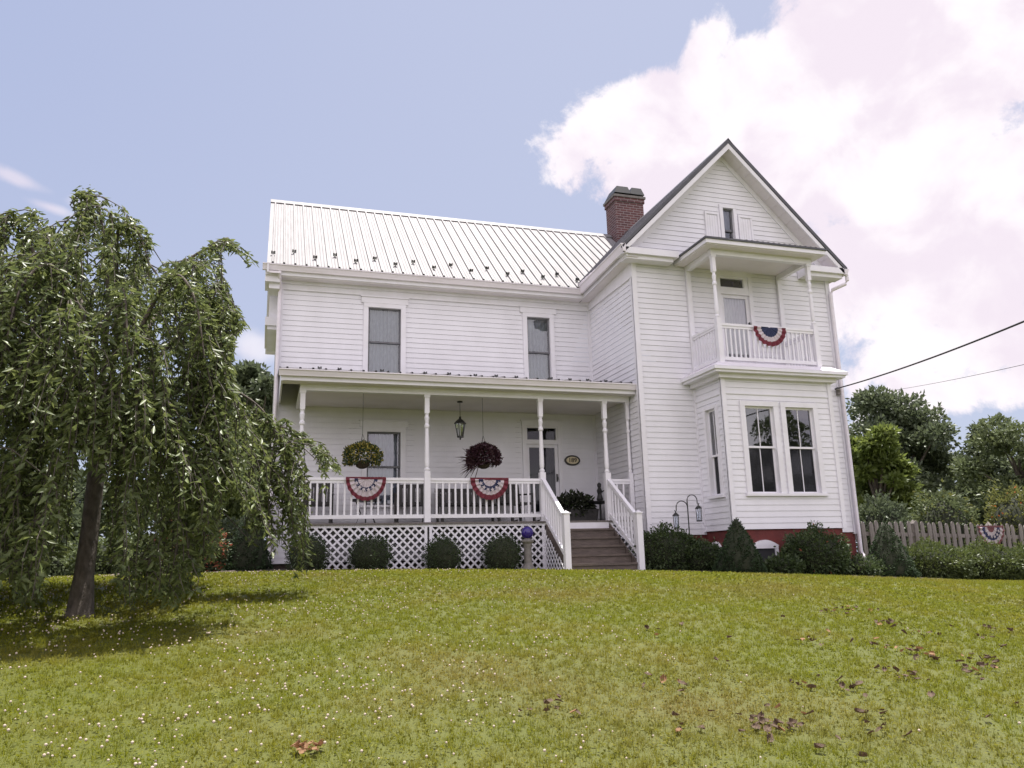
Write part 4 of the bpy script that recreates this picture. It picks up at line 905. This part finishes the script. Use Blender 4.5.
hl = ['rounded hedge shrub before the fence beside the cone evergreen', 'rounded hedge shrub before the fence below the fence bunting', 'rounded hedge shrub before the fence at the right edge']
for i, x in enumerate((13.05, 14.7, 16.3)):
    bush('hedge_shrub', x, -3.3+.15*i, .95, .6, .45, 10000, .06, M['hedge'], hl[i], 'hedge', 'hedge shrubs along the picket fence', .12, 0, 1.2)
# left of the porch
arbor(-.35, -1.55, .42, 1.25, 4200, 'dark columnar evergreen at the left end of the porch', .05)
bush('flowering_shrub', -1.25, -1.7, .5, .45, .60, 4200, .06, [M['shrub'], M['coral']], 'shrub with coral-red flowers seen through the weeping tree', 'bush', None, .12, .28, 1.3)

# ------------------------------------------------------------------ picket fence
fx0, fx1, fy = 12.35, 21.6, -1.4
fn = thing('picket_fence', (fx0, fy, gz(fx0, fy)), 'weathered grey picket fence running from the house to the right', 'fence')
L0 = fn.location.copy()
def fz(x): return gz(x, fy)
npk = int((fx1-fx0)/.185); ph = 1.30
for k in range(npk):
    x = .06+k*.185; h = ph+rnd.uniform(-.03, .03); w = .052; z = fz(fx0+x)-L0.z; q = MB()
    q.prism([(-w, 0), (w, 0), (w, h-.10), (w*.8, h-.045), (w*.35, h-.005), (0, h), (-w*.35, h-.005), (-w*.8, h-.045), (-w, h-.10)], 1, -.012, .012)
    o = q.build('picket', M['fence'], fn, (x, -.034, z+.04)); o.rotation_euler = (rnd.gauss(0, .012), rnd.gauss(0, .02), 0)
for zz in (.32, 1.02):
    mb = MB(); mb.bar((0, 0, zz), (fx1-fx0, 0, zz+fz(fx1)-L0.z), .04, .085); mb.build('rail', M['fence'], fn)
for k in range(5):
    x = .02+k*2.3; mb = MB(); z = fz(fx0+x)-L0.z; mb.box(x-.05, x+.05, .022, .12, z-.1, z+1.30); mb.add([(x-.06, .012, z+1.30), (x+.06, .012, z+1.30), (x+.06, .13, z+1.30), (x-.06, .13, z+1.30), (x, .07, z+1.40)], [(0, 1, 4), (1, 2, 4), (2, 3, 4), (3, 0, 4), (3, 2, 1, 0)]); mb.build('post', M['fence'], fn)
fb = onY(990, 527, fy-.06); bunting((fb[0], fy-.06, fb[2]), .40, .46, [(.30, 0), (.44, 1), (.70, 2), (.88, 1), (1.01, 0)], 'faded starred red, white and blue bunting on the grey picket fence', 6, faded=True)

# ------------------------------------------------------------------ overhead cables
def cable(a, b, sag, r, label):
    a, b = np.array(a), np.array(b); pts = [tuple(a+(b-a)*t-np.array([0, 0, sag*4*t*(1-t)])) for t in np.linspace(0, 1, 40)]
    mb = MB(); mb.tube(pts, r, 6); return tag(mb.build('overhead_cable', M['cable']), label, 'cable')
p0 = onY(835, 389, -2.52); p1 = onY(1024, 296, -9.0); d_ = p1-p0
cable(p0, p0+d_*2.4, .35, .014, 'thick black service cable running from the house corner to the upper right')
q0 = onY(905, 387, 30.); q1 = onY(1024, 361, 12.0); cable(q0-(q1-q0)*.3, q0+(q1-q0)*1.6, .2, .014, 'thin far cable above the trees on the right')
mb = MB(); mb.tube([(12.09, -2.44, p0[2]-.05), (12.0, -2.52, p0[2]-.02), tuple(p0)], .018, 6); mb.box(11.98, 12.06, -2.50, -2.42, p0[2]-.12, p0[2]+.05); mb.build('cable_bracket', M['stone'], house)

# ------------------------------------------------------------------ background trees
def tree(name, x, y, h, crown_r, crown_z, n, leaf, m, label, shape=(1, 1, 1), clumps=26, trunk_r=.2, seed=1, spruce=False, group=None):
    rg = np.random.default_rng(seed); z0 = gz(x, y); t = thing(name, (x, y, z0), label, 'tree', group)
    cz = crown_z*h; rz = h-cz; top_ = h; mb = MB()
    mb.tube([(0, 0, -.2), (.05, 0, h*.25), (-.05, .05, h*.5), (0, 0, h*.85)], [trunk_r*1.3, trunk_r, trunk_r*.6, trunk_r*.15], 9)
    C = []
    if spruce:
        for k in range(clumps):
            u = (k+rg.random())/clumps; zz = h*(.12+.87*u); rr = crown_r*(1-u)**.85*rg.uniform(.55, 1.05); an = rg.uniform(0, 6.283); C.append((rr*math.cos(an), rr*math.sin(an), zz, crown_r*(.16+.30*(1-u))))
    else:
        for k in range(clumps):
            d = rg.normal(size=3); d /= np.linalg.norm(d); q = rg.uniform(.45, .92); lo = (h-(h*.18))/2
            c0 = h*.18+lo; C.append((d[0]*crown_r*q*shape[0], d[1]*crown_r*q*shape[1], c0+d[2]*lo*q*.95, crown_r*rg.uniform(.22, .42)))
    for k, c in enumerate(C[:16]):
        st_ = max(.15*h, c[2]*.55); mb.tube([(0, 0, st_), (c[0]*.5, c[1]*.5, st_+(c[2]-st_)*.6), (c[0]*.95, c[1]*.95, c[2])], [trunk_r*.4, trunk_r*.22, trunk_r*.06], 6)
    mb.build('trunk', M['bark'], t)
    C = np.array(C); wts = C[:, 3]**2; pick = rg.choice(len(C), size=n, p=wts/wts.sum()); c = C[pick]
    d = norm(rg.normal(size=(n, 3))); d[:, 2] = np.abs(d[:, 2])*np.where(rg.random(n) < .3, -1, 1)
    rr = rg.random(n)**.4*(1+.25*np.sin(d[:, 0]*6+c[:, 0]*5)*np.cos(d[:, 1]*7+c[:, 1]*3))
    P = c[:, :3]+d*(rr*c[:, 3])[:, None]*np.array([1, 1, .62 if not spruce else .35]); P[:, 2] = np.maximum(P[:, 2], .25)
    A = norm(d+rg.normal(size=(n, 3))*.7)
    if spruce: A[:, 2] -= .3
    V, F = leaf_cloud(P, A, rg.uniform(.6, 1.4, n)*leaf, rg.uniform(.6, 1.2, n)*leaf*.62); np_mesh('crown', V, F, m, t); return t
def top_h(px, py, Y):
    p = onY(px, py, Y); return p[0], p[2]-gz(p[0], Y)
def place(name, px, py, Y, rpx, **k):
    x, h = top_h(px, py, Y); dist = (Y-CAM[1])/ray(px, py)[1]; r_ = rpx/FPX*dist
    return tree(name, x, Y, h, r_, k.pop('cz', .45), **k)
place('broadleaf_tree', 868, 412, 6.5, 34, n=11000, leaf=.20, m=M['tree_bright'], label='bright green tree just behind the fence beside the house', clumps=30, seed=3, shape=(1, 1, 1))
place('broadleaf_tree', 890, 384, 20, 58, n=15000, leaf=.30, m=M['tree_dark'], label='tall dark broadleaf tree behind the bright green one', clumps=36, seed=4, trunk_r=.3)
place('conifer_tree', 978, 424, 16, 40, n=12000, leaf=.26, m=M['tree_dark'], label='dark pointed conifer behind the fence right of the gap', clumps=60, seed=5, spruce=True)
place('broadleaf_tree', 935, 472, 24, 36, n=9000, leaf=.30, m=M['tree_mid'], label='lower grey-green tree filling the gap behind the fence', clumps=24, seed=6)
place('broadleaf_tree', 1012, 403, 12, 52, n=14000, leaf=.22, m=M['tree_mid'], label='large grey-green tree at the right edge behind the fence', clumps=34, seed=7, trunk_r=.25)
place('broadleaf_tree', 1085, 395, 10, 60, n=9000, leaf=.24, m=M['tree_dark'], label='dark tree cut by the right edge of the picture', clumps=30, seed=8)
place('broadleaf_tree', 1032, 436, 34, 62, n=9000, leaf=.4, m=M['tree_dark'], label='distant dark tree behind the conifer', clumps=28, seed=9)
def back_bush(px, py, Y, rpx, mats, label, frac, leaf, name='garden_shrub', n=4500):
    x, h = top_h(px, py, Y); dist = (Y-CAM[1])/ray(px, py)[1]; r_ = rpx/FPX*dist
    bush(name, x, Y, r_, r_*.7, h/1.75, n, leaf, mats, label, 'bush', None, .13, frac, 1.6)
back_bush(1012, 488, 1.2, 36, [M['shrub_gold'], M['lily']], 'yellow-green shrub with orange lilies behind the fence', .02, .10)
back_bush(940, 492, 2.4, 34, [M['tree_mid'], M['shrub_gold']], 'leafy green shrub behind the fence below the conifer', .15, .12)
back_bush(880, 500, 2.0, 30, [M['tree_dark'], M['hedge']], 'dark shrub behind the fence by the house corner', .0, .12)
tree('broadleaf_tree', 22.6, -21.5, 10.0, 1.8, .5, 5000, .22, M['tree_mid'], 'tree across the lawn that shows as a reflection in the bay window', seed=21)
# left background
place('broadleaf_tree', 262, 345, 17, 42, n=11000, leaf=.28, m=M['tree_dark'], label='dark tree rising behind the left end of the house', clumps=30, seed=14, trunk_r=.25)
place('broadleaf_tree', 205, 452, 26, 66, n=9000, leaf=.34, m=M['tree_mid'], label='distant round green tree seen between the weeping branches', clumps=28, seed=15)
place('broadleaf_tree', 60, 470, 34, 80, n=9000, leaf=.42, m=M['tree_dark'], label='distant dark tree behind the weeping cherry trunk', clumps=28, seed=16)
place('broadleaf_tree', -60, 455, 28, 80, n=8000, leaf=.4, m=M['tree_mid'], label='distant tree at the far left edge behind the weeping cherry', clumps=28, seed=17)
back_bush(226, 520, 5.0, 44, [M['tree_dark'], M['hedge']], 'dark leafy shrub behind the columnar evergreen left of the house', .3, .11)
back_bush(140, 535, 9.0, 60, [M['hedge'], M['tree_mid']], 'loose green shrub behind the weeping tree trunk', .4, .13)
back_bush(30, 545, 12.0, 60, [M['tree_mid'], M['tree_dark']], 'loose green shrub at the far left behind the weeping tree', .4, .15)

# ------------------------------------------------------------------ weeping cherry
d0 = ray(80, 616); tt = np.linspace(5, 16, 2000); pp = CAM+d0*tt[:, None]; hit = np.argmin(np.abs(pp[:, 2]-ground_z(pp[:, 0], pp[:, 1]))); TB = pp[hit]
TY = TB[1]
wtree = thing('weeping_cherry_tree', tuple(TB), 'large weeping tree with trailing leafy branches left of the porch', 'tree')
def TP(px, py, dy=0.): return Vector(onY(px, py, TY+dy)-TB)
tmb = MB(); trunk_pts = [TP(79, 626), TP(80, 612), TP(84, 575), TP(90, 530), TP(95, 485), TP(99, 455)]
tmb.tube(trunk_pts, [.20, .122, .090, .082, .078, .085], 14)
limbs = []
fork = trunk_pts[-1]
def limb(pts, r0, r1, n=9):
    """smooth a coarse polyline"""
    pts = [Vector(p) for p in pts]; out = []
    for i in range(len(pts)-1):
        p0_, p1_, p2_, p3_ = pts[max(i-1, 0)], pts[i], pts[i+1], pts[min(i+2, len(pts)-1)]
        for k in range(n):
            t = k/n; out.append(.5*((2*p1_)+(p2_-p0_)*t+(2*p0_-5*p1_+4*p2_-p3_)*t*t+(3*p1_-p0_-3*p2_+p3_)*t**3))
    out.append(pts[-1]); rr = [r0+(r1-r0)*(i/(len(out)-1))**.7 for i in range(len(out))]
    tmb.tube(out, rr, 7); return out
# limbs read from the photograph's outline, spread in depth
specs = [
    ([(99, 455), (104, 380), (108, 290), (100, 215), (84, 192), (70, 205)], [0, .1, .1, 0, -.1, -.15]),
    ([(99, 455), (115, 350), (116, 270), (120, 226), (138, 232), (149, 264)], [0, -.1, -.3, -.5, -.6, -.7]),
    ([(99, 455), (130, 360), (160, 290), (195, 255), (226, 245), (246, 262)], [0, .3, .5, .5, .5, .5]),
    ([(99, 455), (150, 370), (190, 322), (212, 300), (228, 316), (241, 328)], [0, -.3, -.6, -.7, -.8, -.9]),
    ([(99, 455), (145, 400), (200, 380), (234, 390), (264, 412), (283, 450)], [0, .3, .6, .8, .8, .8]),
    ([(99, 455), (160, 425), (230, 416), (284, 428), (317, 448), (330, 467)], [0, .4, .9, 1.1, 1.2, 1.2]),
    ([(99, 455), (80, 370), (50, 290), (20, 228), (-8, 220), (-30, 260)], [0, .1, .2, .2, .2, .2]),
    ([(99, 455), (70, 390), (20, 320), (-30, 290), (-60, 330), (-75, 400)], [0, -.2, -.5, -.7, -.8, -.8]),
    ([(99, 455), (60, 420), (0, 370), (-60, 360), (-100, 420), (-110, 480)], [0, .3, .7, .9, 1.0, 1.0]),
    ([(99, 455), (90, 360), (75, 275), (52, 234), (30, 240), (15, 285)], [0, .6, 1.1, 1.4, 1.6, 1.7]),
    ([(99, 455), (95, 380), (80, 310), (50, 265), (20, 290), (5, 350)], [0, -.7, -1.2, -1.5, -1.7, -1.8]),
    ([(99, 455), (120, 380), (150, 310), (175, 275), (195, 300), (205, 360)], [0, -.7, -1.3, -1.6, -1.8, -1.9]),
    ([(99, 455), (125, 370), (160, 310), (185, 290), (205, 310), (215, 370)], [0, .8, 1.5, 1.9, 2.1, 2.2]),
    ([(99, 455), (60, 390), (15, 350), (-15, 340), (-30, 390), (-35, 440)], [0, -.8, -1.5, -1.8, -2., -2.]),
    ([(99, 455), (110, 390), (118, 330), (122, 290), (126, 310), (128, 370)], [0, -.8, -1.5, -1.9, -2.1, -2.2]),
    ([(99, 455), (110, 380), (130, 300), (140, 265), (150, 280), (152, 330)], [0, 1.0, 1.8, 2.2, 2.4, 2.5]),
]
curves = []
for pts, dy in specs: curves.append(limb([TP(a, b_, d_ if d_ > 0 else d_*.65) for (a, b_), d_ in zip(pts, dy)], .036, .006))
allp = np.array([tuple(p) for c in curves for p in c[len(c)//4:]])
# rough outline of the crown as seen from the front lawn, used to keep its shape
OUT = [(-140, 235), (-60, 216), (0, 210), (45, 207), (56, 218), (74, 217), (68, 195), (85, 182), (104, 190), (122, 207), (143, 222), (159, 243), (147, 265), (152, 274), (163, 262), (182, 253), (198, 254), (208, 243), (226, 236), (248, 242), (265, 266), (247, 272), (241, 255), (221, 252), (226, 277), (234, 301), (250, 329), (238, 336), (233, 365), (240, 402), (270, 410), (296, 424), (320, 440), (338, 458), (350, 484), (342, 484), (328, 464), (327, 508), (319, 500), (318, 458), (304, 440), (306, 465), (313, 507), (313, 582), (302, 572), (293, 585), (288, 545), (275, 577), (266, 540), (246, 548), (240, 500), (222, 500), (220, 576), (211, 558), (197, 584), (204, 600), (188, 604), (174, 610), (150, 606), (124, 608), (118, 585), (104, 560), (100, 480), (76, 480), (70, 560), (52, 556), (46, 604), (14, 610), (8, 575), (-20, 612), (-140, 605)]
OX, OYY = np.array([p[0] for p in OUT], float), np.array([p[1] for p in OUT], float)
def pix(P):
    d = np.atleast_2d(P)+TB-CAM; z = d@FW; return 512+FPX*(d@RT)/z, 384-FPX*(d@UP)/z
def inside(px, py):
    px, py = np.asarray(px), np.asarray(py); c = np.zeros(px.shape, bool); j = len(OUT)-1
    for i in range(len(OUT)):
        cond = ((OYY[i] > py) != (OYY[j] > py)) & (px < (OX[j]-OX[i])*(py-OYY[i])/(OYY[j]-OYY[i]+1e-9)+OX[i]); c ^= cond; j = i
    return c
Pl, Al = [], []; twm = MB()
def spray(p, L, out, dense=.022):
    side = Vector((rnd.gauss(0, .16), rnd.gauss(0, .16), 0)); m_ = max(3, int(L/.11)); tp = []
    for q in range(m_+1):
        t = q/m_; tp.append(p+(out*rnd.uniform(.2, .45)+side)*(math.sin(t*1.35)*min(L, .9))+Vector((0, 0, .10*L*math.sin(t*3.1)-L*t**1.4)))
    keep = inside(*pix(np.array([tuple(v) for v in tp]))); e = m_
    for q in range(1, m_+1):
        if not keep[q]: e = q-1; break
    if e < 1: return
    twm.tube(tp[:e+1], [.005]*e+[.002], 3)
    nl = int(L*e/m_/dense)+3
    for q in range(nl):
        t = q/nl*e; a = int(min(t, e-1)); b2 = tp[a].lerp(tp[a+1], t-a); dn = (tp[a+1]-tp[a]).normalized(); an = rnd.uniform(0, 6.283)
        Pl.append(b2); Al.append(dn*.55+Vector((math.cos(an), math.sin(an), -.4+rnd.uniform(-.5, .7)))); Pl[-1] = b2+Vector((rnd.gauss(0, .022), rnd.gauss(0, .022), 0))
cnt = 0; tries = 0
while cnt < 2000 and tries < 90000:
    tries += 1; x, y = rnd.uniform(-135, 345), rnd.uniform(185, 590)
    if not inside(np.array([x]), np.array([y]))[0]: continue
    if y > 500 and rnd.random() > .55: continue
    if y < 250 and rnd.random() > .42: continue
    if x > 225 and y > 410 and rnd.random() > .42: continue
    Rm = np.interp(y, [185, 210, 260, 330, 430, 600], [.25, .6, 1.7, 2.3, 2.65, 2.4]); dx = (x-95)/76.; dm = math.sqrt(max(Rm*Rm-dx*dx, .03))
    dy = dm*rnd.choice((-1, 1))*rnd.random()**.55
    if x > 240: dy = .8+rnd.uniform(-.35, .35)
    if dy < 0: dy *= .6
    p = TP(x, y, dy)
    if 60 < x < 112 and y > 440 and dy < .5: continue
    if math.sin(p.x*3.9+1.1*math.sin(p.z*2.7))*math.sin(p.y*3.3+.6)+.8*math.sin(p.z*3.6+p.x*1.7) < -.48: continue
    out = Vector((p.x, p.y, 0)); out = out.normalized() if out.length > .15 else Vector((math.cos(cnt), math.sin(cnt), 0))
    L = rnd.uniform(.28, .75) if y < 420 else rnd.uniform(.35, 1.05)
    if x > 150 and y < 285: L = rnd.uniform(.15, .4)
    q = allp[np.argmin(((allp-np.array(tuple(p))-np.array([0, 0, .25]))**2).sum(1))]; q = Vector(q)
    if .12 < (q-p).length < 1.1 and inside(*pix(np.array([tuple((q+p)/2+Vector((0, 0, .12*(q-p).length)))])))[0]:
        mid_ = (q+p)/2+Vector((0, 0, .12*(q-p).length)); twm.tube([q, mid_, p], [.008, .006, .005], 4)
        for kk in range(int((q-p).length/.03)):
            an = rnd.uniform(0, 6.283); u_ = rnd.random(); Pl.append((q*(1-u_)**2+mid_*2*u_*(1-u_)+p*u_*u_)+Vector((rnd.gauss(0, .02), rnd.gauss(0, .02), 0))); Al.append(Vector((math.cos(an), math.sin(an), rnd.uniform(-1.1, .2))))
        if rnd.random() < .5: allp = np.vstack([allp, np.array([tuple(mid_), tuple(p)])])
    spray(p, L, out); cnt += 1
for c in curves:
    for k in range(len(c)//3, len(c)):
        for q in range(6):
            an = rnd.uniform(0, 6.283); Pl.append(Vector(c[k])+Vector((rnd.gauss(0, .05), rnd.gauss(0, .05), rnd.gauss(0, .03)))); Al.append(Vector((math.cos(an), math.sin(an), rnd.uniform(-1., .3))))
        if k % 3 == 0: spray(Vector(c[k]), rnd.uniform(.1, .35), Vector((rnd.gauss(0, .6), rnd.gauss(0, .6), 0)))
# the arching end over the porch rail and its two hanging strands
for a, b_, L in ((323, 452, .72), (300, 432, 1.5), (338, 464, .30), (308, 440, 1.7), (286, 420, 1.6), (270, 420, 1.6)):
    for k in range(2): spray(TP(a+rnd.uniform(-3, 3), b_, 1.15), L*rnd.uniform(.8, 1.05), Vector((.1, 0, 0)), .018)
tmb.build('trunk', M['bark'], wtree, smooth=True)
twm.build('hanging_twigs', M['twig'], wtree)
Pl = np.array([tuple(v) for v in Pl]); Al = np.array([tuple(v) for v in Al]); kp = inside(*pix(Pl+norm(Al)*.05)); Pl, Al = Pl[kp], Al[kp]; n = len(Pl)
V, F = leaf_cloud(Pl, Al, RG.uniform(.045, .13, n), RG.uniform(.018, .042, n), .30); np_mesh('crown', V, F, M['cherry'], wtree)
print('cherry leaves', n)

# ------------------------------------------------------------------ grass, clover and fallen leaves
def lawn_points(n, r0, r1, half, power):
    u = RG.random(n); r = (r0**power+u*(r1**power-r0**power))**(1/power); an = R(17.5)+RG.uniform(-half, half, n)
    X = CAM[0]+r*np.sin(an); Y = CAM[1]+r*np.cos(an)
    ok = np.ones(n, bool)
    ok &= ~((X > -2.3) & (X < 5.1) & (Y > -2.93)); ok &= ~((X > 5.0) & (X < 6.75) & (Y > -3.2)); ok &= ~((X > 6.6) & (X < 12.6) & (Y > np.interp(X, [6.62, 7.0, 8.3, 12.6], [-3.5, -3.75, -4.62, -4.72])))
    ok &= ~((X > -.3) & (X < 12.5) & (Y > -2.2))
    return X[ok], Y[ok], r[ok]
X, Y, r = lawn_points(112000, 2.6, 24, R(52), 1.2)
nb = 10; n0 = len(X); X0, Y0 = np.repeat(X, nb), np.repeat(Y, nb); r = np.repeat(r, nb); n = n0*nb
an = RG.uniform(0, 6.283, n); q = RG.random(n)**.5; ts = np.repeat(RG.uniform(.6, 1.35, n0), nb); tx, ty = np.cos(an), np.sin(an)
sc_ = np.maximum(1, (r/7.)**.5); X = X0+tx*q*.020*ts*sc_; Y = Y0+ty*q*.020*ts*sc_
Z = ground_z(X, Y)+.012*np.sin(X*1.7+Y*.6)*np.sin(Y*1.3)-.004
h = RG.uniform(.022, .046, n)*ts; ln = .15+q*RG.uniform(.2, 1.3, n); wdt = .0019*np.maximum(1, r/5.0)*RG.uniform(.7, 1.5, n)
dx, dy = -ty, tx; tw = RG.uniform(-.9, .9, n); dx, dy = dx+tw*tx, dy+tw*ty
V = np.stack([np.stack([X-dx*wdt, Y-dy*wdt, Z], 1), np.stack([X+dx*wdt, Y+dy*wdt, Z], 1), np.stack([X+tx*h*ln, Y+ty*h*ln, Z+h], 1)], 1).reshape(-1, 3)
F = np.arange(n*3).reshape(-1, 3); tag(np_mesh('grass', V, F, M['grass']), 'mown grass blades covering the lawn', 'grass', kind='stuff')
# clover blossoms: mostly near the photographer, to the left
cm = MB(); q = [(.001, -.011), (.008, -.008), (.0105, 0), (.008, .007), (.001, .010)]; cm.lathe(q, (0, 0, 0), 6); cv = np.array(cm.v); cf = [f for f in cm.f if len(f) == 4]; cf = np.array(cf)
X, Y, r = lawn_points(9000, 3.0, 13, R(45), 1.5)
ux = (X-CAM[0])*RT[0]+(Y-CAM[1])*RT[1]; dep = (X-CAM[0])*FW[0]+(Y-CAM[1])*FW[1]; sx = ux/dep
dens = np.clip(.42-sx*1.5, .02, 1)*(.25+.75*(np.sin(X*1.9+.7)*np.sin(Y*2.1+X*.8) > -.1)); keep = RG.random(len(X)) < dens*.8
X, Y = X[keep], Y[keep]; n = len(X); Z = ground_z(X, Y)+RG.uniform(.035, .06, n); s = RG.uniform(.4, .8, n)
V = (cv[None]*s[:, None, None]+np.stack([X, Y, Z], 1)[:, None]).reshape(-1, 3); F = (cf[None]+(np.arange(n)*len(cv))[:, None, None]).reshape(-1, 4)
tag(np_mesh('clover_blossoms', V, F, M['clover']), 'small pale clover blossoms scattered in the lawn', 'clover', kind='stuff')
# clover leaves: ground cover between the blades
X, Y, r = lawn_points(60000, 2.8, 14, R(48), 1.3); n = len(X); Z = ground_z(X, Y)+RG.uniform(.015, .04, n)
A = np.stack([RG.normal(size=n), RG.normal(size=n), RG.uniform(-.1, .5, n)], 1); V, F = leaf_cloud(np.stack([X, Y, Z], 1), A, RG.uniform(.012, .024, n)*np.maximum(1, r/8), RG.uniform(.012, .022, n)*np.maximum(1, r/8), .1)
tag(np_mesh('clover_leaves', V, F, M['grass']), 'small clover leaves growing through the grass', 'clover', kind='stuff')
# fallen leaves
def ground_at(px, py):
    d = ray(px, py); tt = np.linspace(3, 20, 1500); pp = CAM+d*tt[:, None]; return pp[np.argmin(np.abs(pp[:, 2]-ground_z(pp[:, 0], pp[:, 1])))]
def curled(seed, s):
    q = random.Random(seed); mb = MB(); nu, nv = 6, 4; c1, c2 = q.uniform(.5, 1.3), q.uniform(-.4, .5); vs = []
    for i in range(nu+1):
        t = i/nu; w = s*.36*math.sin(math.pi*min(.97, .06+.94*t))**.7
        for j in range(nv+1):
            v = j/nv*2-1; vs.append((s*(t-.5), w*v, s*(.10+.22*c1*v*v*(.4+t)+c2*.35*(t-.5)**2*2)))
    fs = [(i*(nv+1)+j, i*(nv+1)+j+1, (i+1)*(nv+1)+j+1, (i+1)*(nv+1)+j) for i in range(nu) for j in range(nv)]
    mb.add(vs, fs); return mb
kinds = {}
def fallen(p, s, m_, label, group, seed):
    key = (seed % 5, m_)
    if key not in kinds: o = curled(seed % 5, 1.).build('fallen_leaf', M[m_], smooth=True); kinds[key] = o
    else: o = kinds[key].copy(); COL.objects.link(o)
    o.location = (p[0], p[1], gz(p[0], p[1])+.024); o.scale = (s, s, s); o.rotation_euler = (rnd.gauss(0, .35), rnd.gauss(0, .35), rnd.uniform(0, 6.283)); return tag(o, label, 'leaf', group)
spots = [(832, 614, 3), (845, 612, 2), (868, 612, 3), (897, 626, 4), (885, 628, 2), (920, 636, 3), (952, 629, 1), (923, 653, 4), (928, 660, 3), (994, 631, 4), (986, 640, 2), (1005, 650, 1), (828, 634, 1), (814, 645, 3), (853, 644, 1), (877, 642, 1), (888, 650, 3), (905, 680, 4), (900, 675, 2), (988, 662, 4), (978, 667, 4), (968, 674, 3), (983, 684, 1), (797, 686, 2), (850, 690, 3), (866, 700, 1), (860, 688, 1), (885, 718, 2), (880, 735, 1), (1018, 708, 1), (990, 722, 1), (758, 724, 4), (770, 730, 5), (752, 732, 3), (712, 716, 1), (809, 719, 2), (838, 743, 1), (821, 754, 1), (864, 762, 1), (669, 689, 3), (540, 714, 3), (562, 714, 2), (685, 730, 2), (702, 733, 1), (650, 631, 2), (682, 627, 1), (730, 641, 1), (783, 620, 1), (716, 664, 1), (728, 665, 1), (885, 733, 2), (932, 700, 1)]
li = 0
for (px, py, k) in spots:
    p = ground_at(px, py); dist = np.linalg.norm(p-CAM)
    for j in range(k*2 if k > 1 else k):
        li += 1; s = rnd.uniform(.038, .068); fallen((p[0]+rnd.gauss(0, .08)*(k > 1), p[1]+rnd.gauss(0, .10)*(k > 1)), s, 'deadleaf' if rnd.random() < .86 else 'orangeleaf', 'small curled dry brown leaf lying on the sunny lawn', 'dry leaves scattered on the lawn', li)
p = ground_at(306, 752)
for j in range(18):
    li += 1; fallen((p[0]+rnd.gauss(0, .06), p[1]+rnd.gauss(0, .035)), rnd.uniform(.03, .055), 'orangeleaf', 'orange-brown dry leaf in the pile on the lawn nearest the camera', 'orange leaves in the near pile', li)
